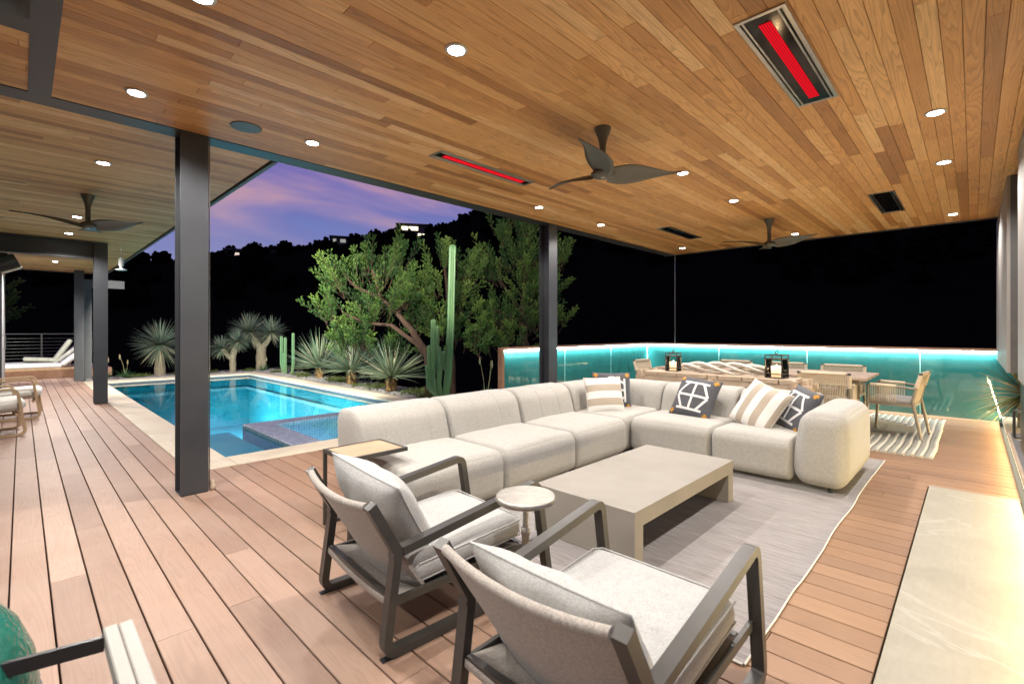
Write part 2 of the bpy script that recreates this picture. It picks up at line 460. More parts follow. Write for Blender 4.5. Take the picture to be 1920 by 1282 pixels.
# ---- main ceiling and wing ceiling
def proj(p):
    X = p[0] * 0.696097 - p[1] * 0.717948; d = p[0] * 0.717948 + p[1] * 0.696097
    return X, d
def ceiling(label_slab, slab_boxes, x0, x1, y0, y1, w, lens, first, cut, origin_y):
    mb = MB()
    for b in slab_boxes: mb.box(*b)
    root = mb.build('ceiling', BLACK); tag(root, kind='structure')
    ps = []; y = origin_y
    while y < y1:
        a, b = max(y, y0) + 0.0011, min(y + w, y1) - 0.0011; y += w
        if b - a < 0.01: continue
        x = x0 - rnd.uniform(0, lens[1])
        while x < x1:
            L = rnd.uniform(*lens); p0, p1 = max(x, x0), min(x + L, x1); x += L
            if p1 - p0 < 0.04: continue
            t = rnd.random()
            t = 0.9 + 0.1 * rnd.random() if t > 0.95 else min(0.9, max(0, rnd.gauss(0.50, 0.26)))
            c = ((p0 + p1) / 2, (a + b) / 2); X, d = proj(c)
            size = -1 if d < 0.6 else (p1 - p0) * (b - a) / d ** 3
            ps.append((size, (p0 + 0.0008, a, CEIL, p1 - 0.0008, b, CEIL + 0.018 + rnd.uniform(0, 0.0)), t))
    ps.sort(key=lambda q: -q[0])
    far = MB(); tt = []; ss = []
    for i, (s_, b, t) in enumerate(ps):
        if i < first and s_ > cut:
            piece(root, 'ceiling_board', CEILW, b, t, False, 0.002)
        else:
            n0 = len(far.f); far.cbox(*b, 0.002, False); sd = rnd.random()
            tt += [t] * (len(far.f) - n0); ss += [sd] * (len(far.f) - n0)
    if far.f:
        far.at['tint'] = tt; far.at['seed'] = ss
        o = far.build('ceiling_boards_beyond', CEILW, root); tag(o, kind='stuff')
    return root
ceiling('main', [(-4.0, -2.6, CEIL + 0.02, 9.62, 4.555, CEIL + 0.36)], -4.0, 9.6, -2.6, 4.55, 0.087, (0.9, 3.0), 290, 0.0, -2.6 + 0.03)
ceiling('wing', [(-2.0, 4.76, CEIL + 0.02, 1.66, 17.85, CEIL + 0.36)], -2.0, 1.64, 4.76, 17.8, 0.087, (1.6, 3.6), 160, 0.0006, 4.76)

# ---- steel: edge beam, posts, cross beams
def hsection(x0, y0, x1, y1, z0, z1, tf=0.013, tw=0.010):
    """upright H: flanges along X at both Y sides"""
    mb = MB(); mb.box(x0, y0, z0, x1, y0 + tf, z1); mb.box(x0, y1 - tf, z0, x1, y1, z1)
    xm = (x0 + x1) / 2; mb.box(xm - tw / 2, y0 + tf, z0, xm + tw / 2, y1 - tf, z1); return mb
def post(x0, y0, x1, y1, label, z1=CEIL - 0.006):
    t = thing('steel_post', ((x0 + x1) / 2, (y0 + y1) / 2, 0), label, 'post', 'steel posts under the roofs')
    hsection(x0, y0, x1, y1, 0.012, z1).build('column', STEEL, t)
    MB().box(x0 + 0.004, y0 + 0.004, 0.001, x1 - 0.004, y1 - 0.004, 0.0118).build('base_plate', STEEL, t)
    return t
post(0.885, 4.552, 1.080, 4.745, 'large dark steel post at the near corner of the pool')
post(0.915, 11.39, 1.105, 11.58, 'dark steel post beside the pool coping, under the cross beam')
post(0.975, 17.0, 1.165, 17.19, 'dark steel post in front of the sun loungers')
post(5.490, 4.552, 5.685, 4.745, 'dark steel post standing behind the sectional sofa')
edge = thing('edge_beam', (4.0, 4.65, CEIL), 'long dark steel beam along the pool side of the ceiling', 'beam')
b = MB().box(-4.0, 4.556, CEIL - 0.004, 9.62, 4.755, CEIL + 0.012); b.build('bottom_flange', STEEL, edge)
b = MB().box(1.67, 4.62, CEIL + 0.012, 9.62, 4.632, CEIL + 0.36); b.build('web', STEEL, edge)
b = MB().box(1.67, 4.556, CEIL + 0.36, 9.62, 4.755, CEIL + 0.375); b.build('top_flange', STEEL, edge)
tag(MB().box(0.03, -2.6, CEIL - 0.005, 0.143, 4.556, CEIL - 0.0005).build('steel_beam', STEEL), 'dark steel beam crossing the upper left ceiling', 'beam')
tag(MB().box(-4.0, 3.485, CEIL - 0.0048, 0.03, 3.66, CEIL - 0.0005).build('steel_beam', STEEL), 'short dark steel strip beside the black ceiling opening', 'beam')
tag(MB().box(-4.0, 1.2, CEIL - 0.0046, 0.03, 3.485, CEIL - 0.0007).build('roof_light', DARKWIN), 'black glass roof opening in the top left corner', 'roof light')
cb = thing('cross_beam', (-0.4, 11.48, CEIL - 0.3), 'dark I-beam running from the wall to the second post', 'beam')
for nm, z0, z1, y0, y1 in (('bottom_flange', CEIL - 0.31, CEIL - 0.297, 11.39, 11.58), ('web', CEIL - 0.297, CEIL - 0.018, 11.48, 11.49), ('top_flange', CEIL - 0.018, CEIL - 0.004, 11.39, 11.58)):
    MB().box(-1.5, y0, z0, 0.912, y1, z1).build(nm, STEEL, cb)
FASC = simple('fascia_metal', (0.075, 0.07, 0.066), (0.09, 0.085, 0.08), 0.5)
tag(MB().box(9.622, -2.6, CEIL - 0.012, 9.66, 4.76, CEIL + 0.37).build('fascia', FASC), 'dark metal fascia along the far end of the main roof', 'fascia')
tag(MB().box(1.662, 4.77, CEIL - 0.012, 1.70, 17.86, CEIL + 0.37).build('fascia', FASC), 'metal fascia along the pool side of the wing roof', 'fascia')
tag(MB().box(-2.0, 17.862, CEIL - 0.012, 1.70, 17.90, CEIL + 0.37).build('fascia', FASC), 'metal fascia at the end of the wing above the loungers', 'fascia')
# pale frame beyond the third post
fr = thing('gate_frame', (1.30, 17.6, 0), 'pale grey frame with a lintel just behind the third post', 'frame')
GFR = simple('grey_painted_frame', (0.085, 0.088, 0.092), (0.07, 0.073, 0.076), 0.6)
MB().box(1.20, 17.42, 0.0, 1.35, 17.52, 2.52).build('upright', GFR, fr)
MB().box(1.20, 17.40, 2.52, 2.05, 17.54, 2.74).build('lintel', GFR, fr)

# ---- house wall of the wing: sliding door, plaster end, speaker
wl = MB().box(-0.55, 14.9, 0.0, -0.285, 17.45, CEIL - 0.01).build('wall', PLASTER); tag(wl, 'pale plaster wall end at the far left', 'wall')
sd = thing('sliding_door', (-0.30, 12.5, 0), 'dark framed sliding glass door at the left edge', 'door')
for y0 in (4.9, 7.35, 9.8, 12.25):
    for (a, c, b_, d) in ((y0, 0.01, y0 + 0.09, 2.6), (y0 + 2.36, 0.01, y0 + 2.45, 2.6), (y0 + 0.09, 0.01, y0 + 2.36, 0.12), (y0 + 0.09, 2.5, y0 + 2.36, 2.6)):
        MB().box(-0.345, a, c, -0.285, b_, d).build('door_frame', STEEL, sd)
    MB().box(-0.322, y0 + 0.09, 0.12, -0.312, y0 + 2.36, 2.5).build('pane', DARKWIN, sd)
hd = MB().tube(fillet([(-0.285, 14.5, 0.95), (-0.235, 14.5, 0.95), (-0.235, 14.5, 1.25), (-0.285, 14.5, 1.25)], 0.04), 0.009, 8); hd.build('handle', STAINLESS, sd, True)
MB().box(-0.40, 4.80, 2.6, -0.290, 14.9, CEIL - 0.01).build('header', PLASTER, sd)
sp = thing('wall_speaker', (-0.2, 13.2, 2.62), 'black outdoor speaker bracketed high on the left wall', 'speaker')
m = softbox(-0.16, -0.11, -0.13, 0.16, 0.11, 0.13, 0.03, warp=lambda w: Vector((w.x, w.y * (1 - 0.18 * (w.z < 0)), w.z)))
mm = Matrix.Translation((0.0, 0.0, 0.0)) @ Matrix.Rotation(-0.45, 4, 'Y'); q = MB().add(m, mm); q.build('cabinet', BLACK, sp, True, False)
m = softbox(-0.16, -0.115, -0.17, 0.16, 0.115, -0.125, 0.018); q = MB().add(m, mm); q.build('rim', STAINLESS, sp, True, False)
MB().box(-0.10, -0.02, 0.05, 0.02, 0.02, 0.29).build('bracket', BLACK, sp, False, False)
# unseen house wall behind the camera, added pale to bounce light
hw = MB().box(-3.6, -2.6, 0.0, -3.4, 4.5, CEIL - 0.01).build('wall', PLASTER); tag(hw, 'unseen pale plaster house wall behind the covered deck, added to bounce light', 'wall')

# ---- pool
def poolmat():
    t = NT('pool_plaster'); co = t.coord()
    col = t.mix(t.ramp(t.noise(co, 3.0, 5), [(0.3, (0, 0, 0)), (0.7, (1, 1, 1))]), (0.06, 0.36, 0.43), (0.085, 0.42, 0.49))
    t.bsdf(col, 0.7, 0, t.bump(t.noise(co, 120, 3), 0.1, 0.002)); return t.m
POOL = poolmat()
def mosaic(name, c1, c2, grout, s=0.028):
    t = NT(name); co = t.coord()
    outs = []
    sp_ = t.n('ShaderNodeSeparateXYZ'); t.l(co, sp_.inputs[0])
    g = None; ids = t.n('ShaderNodeCombineXYZ')
    for i, ax in enumerate('XYZ'):
        a = t.math('DIVIDE', sp_.outputs[ax], s); fr_ = t.math('ABSOLUTE', t.math('SUBTRACT', t.math('FRACT', a), 0.5))
        t.l(t.math('FLOOR', a), ids.inputs[i])
        nrm = t.n('ShaderNodeNewGeometry'); sn = t.n('ShaderNodeSeparateXYZ'); t.l(nrm.outputs['Normal'], sn.inputs[0])
        ok = t.math('LESS_THAN', t.math('ABSOLUTE', sn.outputs[ax]), 0.5)
        m_ = t.math('MULTIPLY', t.math('GREATER_THAN', fr_, 0.445), ok); outs.append(m_)
    g = t.math('MAXIMUM', t.math('MAXIMUM', outs[0], outs[1]), outs[2])
    wn_ = t.n('ShaderNodeTexWhiteNoise'); t.l(ids.outputs[0], wn_.inputs['Vector'])
    col = t.mix(wn_.outputs['Value'], c1, c2); col = t.mix(g, col, grout)
    t.bsdf(col, 0.25, 0, t.bump(t.math('SUBTRACT', 1.0, g), 0.3, 0.002)); return t.m
MOSAIC = mosaic('mosaic_tile', (0.13, 0.15, 0.20), (0.23, 0.25, 0.32), (0.38, 0.40, 0.43), 0.04)
TRIM = simple('pool_trim_tile', (0.50, 0.60, 0.64), (0.58, 0.66, 0.70), 0.4, 0, 20)
LINE = simple('waterline_tile', (0.07, 0.08, 0.10), (0.10, 0.11, 0.13), 0.3, 0, 40)
PX0, PX1, PY0, PY1, WZ = 1.49, 4.95, 5.65, 16.22, -0.075
pool = MB().box(PX0 - 0.3, PY0 - 0.3, -1.75, PX1 + 0.3, PY1 + 0.3, -1.55)
for b in ((PX0 - 0.3, PY0 - 0.3, -1.55, PX0, PY1 + 0.3, -0.04), (PX1, PY0 - 0.3, -1.55, PX1 + 0.3, PY1 + 0.3, -0.04),
          (PX0, PY0 - 0.3, -1.55, PX1, PY0, -0.04), (PX0, PY1, -1.55, PX1, PY1 + 0.3, -0.04)):
    pool.box(*b)
pool.box(PX0, PY0, -1.55, 2.2495, 8.35, -0.25)         # shallow shelf
pool.box(2.2495, PY0, -1.55, PX1, 7.70, -0.42)
pool.box(PX0, 8.35, -1.55, PX0 + 0.42, PY1, -0.50)      # bench along the near side
pool = pool.build('pool_basin', POOL); tag(pool, kind='structure')
for nm, mat_, b in (('waterline_tile', LINE, (PX1 - 0.012, 7.75, -0.16, PX1, PY1, -0.041)), ('waterline_tile', LINE, (PX0, PY1 - 0.012, -0.16, PX1 - 0.012, PY1, -0.041)),
                    ('waterline_tile', LINE, (PX0, PY0, -0.16, PX0 + 0.012, PY1 - 0.012, -0.041)),
                    ('ledge', TRIM, (PX1 - 0.11, 7.75, -0.46, PX1 - 0.002, PY1 - 0.11, -0.38)), ('ledge', TRIM, (PX0 + 0.02, PY1 - 0.11, -0.46, PX1 - 0.11, PY1 - 0.002, -0.38))):
    MB().box(*b).build(nm, mat_, pool)
spa = thing('spa_wall', (3.4, 6.6, -0.4), 'low grey mosaic wall dividing the spa from the pool', 'spa')
MB().cbox(2.25, PY0 + 0.004, -0.415, 2.60, 7.36, -0.030, 0.006).build('side_wall', MOSAIC, spa)
MB().cbox(2.25, 7.362, -0.415, PX1 - 0.004, 7.66, -0.0305, 0.006).build('end_wall', MOSAIC, spa)
MB().box(4.2, PY0 + 0.01, -0.415, PX1 - 0.01, 7.35, -0.24).build('spa_bench', TRIM, spa)
t = NT('water'); co = t.coord((1, 1, 1))
hh = t.math('ADD', t.noise(co, 2.2, 3, 0.5, 0.4), t.math('MULTIPLY', t.noise(co, 9.0, 2, 0.5), 0.25))
nb = t.bump(hh, 0.10, 0.02)
gl = t.n('ShaderNodeBsdfGlossy'); gl.inputs['Roughness'].default_value = 0.02; t.l(nb, gl.inputs['Normal'])
tr = t.n('ShaderNodeBsdfTransparent'); tr.inputs[0].default_value = (0.44, 0.87, 0.93, 1)
fr_ = t.n('ShaderNodeFresnel'); fr_.inputs['IOR'].default_value = 1.33; t.l(nb, fr_.inputs['Normal'])
mx = t.n('ShaderNodeMixShader'); t.l(fr_.outputs[0], mx.inputs[0]); t.l(tr.outputs[0], mx.inputs[1]); t.l(gl.outputs[0], mx.inputs[2])
t.l(mx.outputs[0], t.out.inputs['Surface']); WATER = t.m
w = MB(); w.poly([(PX0, PY0, WZ), (2.25, PY0, WZ), (2.25, 7.66, WZ), (PX0, 7.66, WZ)]); w.poly([(PX0, 7.66, WZ), (PX1, 7.66, WZ), (PX1, PY1, WZ), (PX0, PY1, WZ)])
w = w.build('pool_water', WATER); tag(w, kind='structure')
w = MB().poly([(2.60, PY0, WZ + 0.01), (PX1, PY0, WZ + 0.01), (PX1, 7.36, WZ + 0.01), (2.60, 7.36, WZ + 0.01)]).build('spa_water', WATER); tag(w, kind='structure')
LAMPG = emit('pool_lamp_glass', (0.75, 0.95, 1.0), 14.0)
def pool_lamp(x, y, z, rz, label, watts, size=0.35):
    t_ = thing('pool_light', (x, y, z), label, 'pool light', 'underwater pool lights', rz)
    mb = MB(); mb.lathe([(0.0, 0.0), (0.085, 0.0), (0.085, 0.02), (0.0, 0.03)], 20); mb.v = [(p[2], p[1], p[0]) for p in mb.v]
    mb.build('lens', LAMPG, t_, False, False)
    mb = MB(); mb.lathe([(0.086, -0.005), (0.105, -0.005), (0.105, 0.012), (0.086, 0.024)], 20); mb.v = [(p[2], p[1], p[0]) for p in mb.v]
    mb.build('rim', STAINLESS, t_, False, False)
    L = bpy.data.lights.new('pool_lamp', 'AREA'); L.shape = 'DISK'; L.size = size; L.energy = watts; L.color = (0.62, 0.93, 1.0); L.spread = math.radians(125)
    o = bpy.data.objects.new('pool_lamp', L); COL.objects.link(o); o.parent = t_; o.location = (0.06, 0, 0); o.rotation_euler = (0, -PI / 2 + 0.22, 0)
pool_lamp(PX0 + 0.425, 10.7, -0.85, 0.0, 'round underwater light on the near pool wall, closer to the steel post', 95)
pool_lamp(PX0 + 0.425, 14.2, -0.85, 0.0, 'round underwater light on the near pool wall, toward the yuccas', 125)
pool_lamp(4.18, 6.5, -0.30, PI, 'round underwater light inside the spa', 40, 0.12)
# coping stones
cop = bpy.data.objects.new('coping', None); cop.location = (0, 0, 0); COL.objects.link(cop); tag(cop, kind='structure')
def coping(x0, y0, x1, y1, ax, n, z=0.004):
    L = (x1 - x0, y1 - y0)[ax] / n
    for i in range(n):
        b = [x0, y0, -0.04, x1, y1, z + random.uniform(-0.0006, 0.0006)]
        b[ax] = (x0, y0)[ax] + L * i + 0.001; b[3 + ax] = b[ax] + L - 0.002
        MB().cbox(*b, 0.005).build('coping_stone', LIME, cop)
coping(1.118, 5.27, 1.50, 16.75, 1, 10); coping(1.502, 5.27, 5.29, 5.66, 0, 4)
coping(1.502, 16.21, 5.29, 16.75, 0, 4); coping(4.94, 5.662, 5.29, 16.208, 1, 9)
PATHM = simple('grey_paving', (0.235, 0.205, 0.17), (0.19, 0.165, 0.135), 0.75, 0, 2.0, 0.15, 70)
p_ = MB().box(5.292, 5.40, -0.3, 5.46, 17.0, -0.002).build('pavement', PATHM); tag(p_, kind='structure')

# ---- garden bed, terrain, hills
SOIL = simple('soil', (0.055, 0.045, 0.036), (0.085, 0.07, 0.055), 0.95, 0, 6.0, 0.6, 30.0, 0.02)
def height_bed(x, y):
    if y > 16.75: e_ = max(0.0, y - 18.6)
    else: e_ = 0
    if x > 6.6: e_ = max(e_, x - 6.6)
    return -0.02 + 0.03 * noise.noise(Vector((x * 1.7, y * 1.7, 0))) - min(3.2, 0.75 * e_)
gx = [5.46 + 0.3 * i for i in range(26)]; gy = [5.5 + 0.4 * i for i in range(40)]
gb = MB().grid([[(x, y, height_bed(x, y)) for y in gy] for x in gx])
gx = [1.12 + 0.31 * i for i in range(15)]; gy = [16.76 + 0.4 * i for i in range(12)]
gb.grid([[(x, y, height_bed(x, y) - 0.003) for y in gy] for x in gx])
gb = gb.build('garden_bed', SOIL, None, True); tag(gb, kind='structure')
HILLM = simple('dark_hillside', (0.0026, 0.003, 0.0026), (0.0045, 0.005, 0.004), 1.0, 0, 0.06, spec=0.0)
RIDGE = [(-95, 0.10), (-60, 0.13), (-40, 0.15), (-34.0, 0.158), (-28, 0.172), (-24, 0.177), (-20, 0.185), (-15.5, 0.196), (-12, 0.202), (-9.5, 0.207), (-7.5, 0.225), (-4, 0.248), (0, 0.265), (8, 0.27), (20, 0.245), (30, 0.235), (36, 0.225), (45, 0.235), (60, 0.19), (100, 0.15)]
def ridge_slope(deg):
    for (a, p), (b, q) in zip(RIDGE, RIDGE[1:]):
        if a <= deg <= b: return p + (q - p) * (deg - a) / (b - a)
    return 0.12
FWD = Vector((0.717948, 0.696097)); RGT = Vector((0.696097, -0.717948))
def hill_point(deg, r):
    a = math.radians(deg); s = ridge_slope(max(-95, min(100, deg)))
    R0 = 260.0; top = EYE + s * R0 * max(0.35, math.cos(a)) - 4.5
    u = min(1.0, max(0.0, (r - 14) / (R0 - 14))); z = -4.0 - 10 * math.exp(-((r - 45) / 30) ** 2) + (top + 4.0) * (u * u * (3 - 2 * u)) ** 1.15
    if r > R0: z = top - (r - R0) * 0.06
    p = FWD * (r * math.cos(a)) + RGT * (r * math.sin(a))
    if r > 18: z += 2.2 * u * noise.noise(Vector((p.x * 0.02, p.y * 0.02, 3)))
    return Vector((p.x, p.y, z))
rs = [0.5, 6, 12, 18, 26, 36, 50, 70, 95, 125, 160, 190, 215, 235, 250, 260, 275, 320, 420]
hl = MB().grid([[hill_point(d_, r) for d_ in range(-180, 181, 3)] for r in rs])
hl = hl.build('hills', HILLM, None, True); tag(hl, kind='structure')
# far wood on the hillside: one mass
ico = []
g5 = (1 + 5 ** 0.5) / 2
for a, b in ((1, g5), (-1, g5), (1, -g5), (-1, -g5)): ico += [Vector((0, a, b)), Vector((a, b, 0)), Vector((b, 0, a))]
ico = [p.normalized() for p in ico]
icof = []
for i in range(12):
    for j in range(i + 1, 12):
        for k_ in range(j + 1, 12):
            if (ico[i] - ico[j]).length < 1.1 and (ico[j] - ico[k_]).length < 1.1 and (ico[i] - ico[k_]).length < 1.1:
                n_ = (ico[j] - ico[i]).cross(ico[k_] - ico[i])
                icof.append((i, j, k_) if n_.dot(ico[i]) > 0 else (i, k_, j))
def lump(mb, c, sx, sy, sz, rg, jit=0.25):
    b = len(mb.v)
    for p in ico:
        s = 1 + rg.uniform(-jit, jit); mb.v.append((c[0] + p.x * sx * s, c[1] + p.y * sy * s, c[2] + p.z * sz * s))
    mb.f += [(b + i, b + j, b + k_) for i, j, k_ in icof]
rg = random.Random(21); wd = MB()
def far_tree(p, h):
    lump(wd, (p.x, p.y, p.z + h * .25), h * .42, h * .42, h * .45, rg, 0.2)
    for q in range(20):
        d3 = Vector((rg.gauss(0, 1), rg.gauss(0, 1), rg.gauss(0.5, 0.8))).normalized(); k_ = h * rg.uniform(.06, .14)
        lump(wd, (p.x + d3.x * h * .42, p.y + d3.y * h * .42, p.z + h * (.25 + .45 * d3.z)), k_, k_, k_, rg, 0.4)
for i in range(620):
    d_ = rg.uniform(-48, 62); far_tree(hill_point(d_, rg.uniform(250, 266)), rg.choice((2.5, 3.5, 4.5, 5.0, 6.0, 7.0)) * rg.uniform(.7, 1.2))
for i in range(300):
    d_ = rg.uniform(-48, 55); far_tree(hill_point(d_, rg.uniform(110, 245)), rg.uniform(3.5, 7.5))
wd = wd.build('far_wood', HILLM); tag(wd, 'dark wooded ridge against the dusk sky', 'wood', kind='stuff')
# houses on the ridge
WARMW = emit('lit_window', (1.0, 0.80, 0.52), 2.2); COOLW = emit('lit_window_cool', (0.75, 0.95, 1.0), 2.0)
HROOF = simple('far_roof', (0.03, 0.03, 0.035), None, 0.9); HWALL = simple('far_wall', (0.05, 0.045, 0.04), None, 0.9)
def house(px, py, r, w, h, label, wins, mat=WARMW, lift=0.0):
    deg = math.degrees(math.atan((px - 960) / 892)); a = math.radians(deg); d = r * math.cos(a)
    z = EYE + (620 - py) / 892 * d
    p = FWD * d + RGT * (r * math.sin(a))
    t_ = thing('hill_house', (p.x, p.y, z - h / 2), label, 'house', 'houses on the far ridge', math.atan2(FWD.y, FWD.x) - a - PI / 2)
    MB().box(-w / 2, 0, -6, w / 2, 6, h).build('wall', HWALL, t_, False, False)
    MB().box(-w / 2 - .8, -1.0, h, w / 2 + .8, 6.8, h + 0.7).build('roof', HROOF, t_, False, False)
    for x0, x1, z0, z1 in wins:
        MB().box(x0 * w, -0.08, z0 * h, x1 * w, 0.02, z1 * h).build('window', mat, t_, False, False)
house(775, 435, 238, 15, 6.5, 'wide flat-roofed house with two rows of lit windows on the ridge', [(-.38, -.18, .62, .9), (-.15, .15, .62, .9), (-.45, -.25, .1, .4), (.15, .25, .12, .4), (.3, .42, .12, .4)])
house(655, 453, 236, 16, 3.2, 'long low house with a dim window row left of the flat-roofed one', [(-.45, -.36, .3, .8), (-.25, -.1, .3, .8), (.2, .27, .3, .8)], emit('dim_window', (0.75, 0.75, 0.7), 0.35))
house(452, 478, 236, 12, 3.5, 'small house with one bright window at the left end of the ridge', [(-.2, .15, .3, .75)], emit('soft_window', (1.0, 0.8, 0.7), 0.7))
house(500, 479, 232, 7, 3.0, 'tiny reddish lit house right of the leftmost ridge house', [(-.2, .2, .2, .8)], emit('red_window', (1.0, 0.45, 0.3), 0.6))
house(1045, 428, 236, 9, 5, 'ridge house glowing amber behind the tall juniper', [(-.4, -.15, .2, .7), (.05, .4, .2, .7)], emit('amber_window', (1.0, 0.6, 0.25), 0.9))
house(1812, 426, 240, 9, 5.5, 'pale lit house glimpsed under the far roof edge', [(-.3, .35, .1, .85)], COOLW)
# ================================================================ CEILING FIXTURES
LENS = emit('downlight_lens', (0.95, 0.98, 1.0), 40.0)
TRIMR = simple('downlight_trim', (0.55, 0.53, 0.50), None, 0.35, 0.3)
def downlight(x, y, label, watts=DOWN_W):
    t_ = thing('downlight', (x, y, CEIL), label, 'downlight', 'recessed downlights')
    MB().lathe([(0.048, -0.010), (0.052, -0.012), (0.064, -0.007), (0.066, -0.001), (0.05, -0.001)], 28).build('trim', TRIMR, t_, True, False)
    MB().lathe([(0.0, -0.0105), (0.047, -0.0105), (0.049, -0.004)], 24).build('lens', LENS, t_, False, False)
    L = bpy.data.lights.new('lamp', 'SPOT'); L.energy = watts; L.spot_size = math.radians(152); L.spot_blend = 0.5; L.shadow_soft_size = 0.045; L.color = (1.0, 0.965, 0.92)
    o = bpy.data.objects.new('lamp', L); COL.objects.link(o); o.parent = t_; o.location = (0, 0, -0.03)
rows = [(0.20, 'in the row along the fireplace wall'), (2.12, 'in the middle row between the fans'), (4.05, 'in the row along the pool beam')]
cols = [(8.92, 'nearest the far roof edge'), (6.11, 'second from the far roof edge'), (4.68, 'third from the far roof edge'), (1.73, 'fourth from the far roof edge'), (0.54, 'fifth from the far roof edge'), (-2.0, 'over the house side')]
for y, rt in rows:
    for x, ct in cols:
        if y == 2.12 and x == 0.54: downlight(0.60, 2.66, 'bright recessed downlight at the top edge of the view, left of the big one'); continue
        downlight(x, y, 'recessed downlight %s, %s' % (rt, ct))
for y, ct in ((5.97, 'nearest the large post'), (9.06, 'beyond the wing fan'), (10.69, 'just before the cross beam'), (12.25, 'just behind the cross beam'), (13.82, 'second to last before the loungers'), (15.26, 'last before the loungers')):
    downlight(0.545, y, 'recessed downlight in the wing ceiling, %s' % ct, DOWN_W * (1.45 if y < 13 else 1.8))

RED = emit('heater_glow', (1.0, 0.012, 0.025), 0.62)
REDD = emit('heater_rib', (0.6, 0.004, 0.010), 0.40)
def heater(x0, y0, x1, y1, label, lit):
    t_ = thing('ceiling_heater', ((x0 + x1) / 2, (y0 + y1) / 2, CEIL), label, 'heater', 'recessed ceiling heaters')
    fw = 0.022; z0, z1 = CEIL - 0.010, CEIL - 0.0008
    for b in ((x0, y0, x1, y0 + fw), (x0, y1 - fw, x1, y1), (x0, y0 + fw, x0 + fw, y1 - fw), (x1 - fw, y0 + fw, x1, y1 - fw)):
        MB().cbox(b[0], b[1], z0, b[2], b[3], z1, 0.002, False).build('frame', STAINLESS, t_)
    MB().box(x0 + fw, y0 + fw, CEIL - 0.004, x1 - fw, y1 - fw, CEIL - 0.001).build('glass', DARKWIN, t_)
    for yy in (y0 + fw + 0.016, y1 - fw - 0.016):
        MB().tube([(x0 + fw, yy, CEIL - 0.007), (x1 - fw, yy, CEIL - 0.007)], 0.006, 8).build('rail', STAINLESS, t_, True)
    ym = (y0 + y1) / 2
    if lit:
        MB().box(x0 + 0.10, ym - 0.031, CEIL - 0.006, x1 - 0.10, ym + 0.031, CEIL - 0.0042).build('element', REDD, t_)
        for i in range(5):
            yy = ym - 0.024 + 0.012 * i
            MB().box(x0 + 0.10, yy - 0.004, CEIL - 0.0085, x1 - 0.10, yy + 0.004, CEIL - 0.0062).build('glow_bar', RED, t_)
heater(2.60, 0.66, 3.88, 0.905, 'glowing red heater recessed in the ceiling above the coffee table, near the fireplace', True)
heater(2.60, 3.39, 3.86, 3.59, 'glowing red heater recessed near the pool side beam', True)
heater(6.94, 3.35, 8.16, 3.57, 'unlit black heater near the far pool side corner of the ceiling', False)
heater(6.94, 0.65, 8.18, 0.895, 'unlit black heater above the dining table, near the fireplace wall', False)

def fan(x, y, drop, a0, label, R=0.66):
    t_ = thing('ceiling_fan', (x, y, CEIL), label, 'ceiling fan', 'three-blade ceiling fans', a0)
    MB().lathe([(0.066, -0.001), (0.066, -0.01), (0.058, -0.035), (0.042, -0.075), (0.03, -0.12), (0.026, -0.16)], 24).build('canopy', BRONZE, t_, True, False)
    MB().lathe([(0.025, -0.16), (0.025, -drop + 0.02)], 16).build('downrod', BRONZE, t_, True, False)
    MB().lathe([(0.026, -drop + 0.05), (0.06, -drop + 0.03), (0.095, -drop), (0.085, -drop - 0.025), (0.04, -drop - 0.034), (0.0, -drop - 0.034)], 28).build('hub', BRONZE, t_, True, False)
    MB().lathe([(0.0, -drop - 0.038), (0.018, -drop - 0.038), (0.02, -drop - 0.0335)], 14).build('cap', STAINLESS, t_, True, False)
    for k_ in range(3):
        ang = k_ * 2 * PI / 3; rows_t, rows_b = [], []
        for i in range(15):
            s = i / 14; r = 0.05 + (R - 0.05) * s
            wd_ = 0.075 + 0.075 * math.sin(PI * min(1, s * 1.25 + 0.05)) ** 1.0 if s < 0.6 else 0.0
            wd_ = 0.135 * (1 - s) ** 0.45 * (0.55 + 1.35 * math.sin(PI * min(1.0, s * 0.95 + 0.12)) ** 1.2) + 0.004
            sweep = 0.055 * math.sin(PI * s * 0.9); tw = 0.42 * (1 - s) + 0.10
            lift = 0.02 * math.sin(PI * s) + 0.035 * s * s
            row = []
            for j in range(7):
                q = (j / 6 - 0.5) * 2 * wd_ * 0.5
                cz = 0.010 * (1 - (j / 3 - 1) ** 2)
                X, Y, Z = r, q + sweep, -drop - 0.006 + lift + -q * math.sin(tw) + cz
                c, sn = math.cos(ang), math.sin(ang)
                row.append((X * c - Y * sn, X * sn + Y * c, Z))
            rows_t.append(row); rows_b.append([(p[0], p[1], p[2] - 0.008 * (1 - s * 0.8)) for p in row])
        mb = MB()
        ring = [rt + rb[::-1] for rt, rb in zip(rows_t, rows_b)]
        mb.grid(ring, True); mb.poly(ring[0][::-1]); mb.poly(ring[-1])
        mb.build('blade', BRONZE, t_, True, False)
fan(3.21, 2.11, 0.36, math.radians(-42), 'nearest three-blade ceiling fan, above the coffee table')
fan(7.50, 2.11, 0.36, math.radians(12), 'far ceiling fan hanging over the dining table')
fan(0.55, 7.54, 0.36, math.radians(72), 'ceiling fan on the left, under the wing roof')
def grille(x, y, r, label):
    t_ = thing('ceiling_speaker', (x, y, CEIL), label, 'speaker')
    MB().lathe([(0.0, -0.006), (r - 0.006, -0.006), (r, -0.001)], 36).build('grille', simple('speaker_mesh', (0.035, 0.032, 0.028), (0.05, 0.046, 0.04), 0.7, 0.2, 90, 0.4, 500, 0.002), t_, False, False)
    MB().lathe([(r, -0.007), (r + 0.006, -0.005), (r + 0.007, -0.001)], 36).build('rim', BRONZE, t_, True, False)
grille(1.235, 4.12, 0.105, 'round dark speaker grille in the ceiling above the large post')
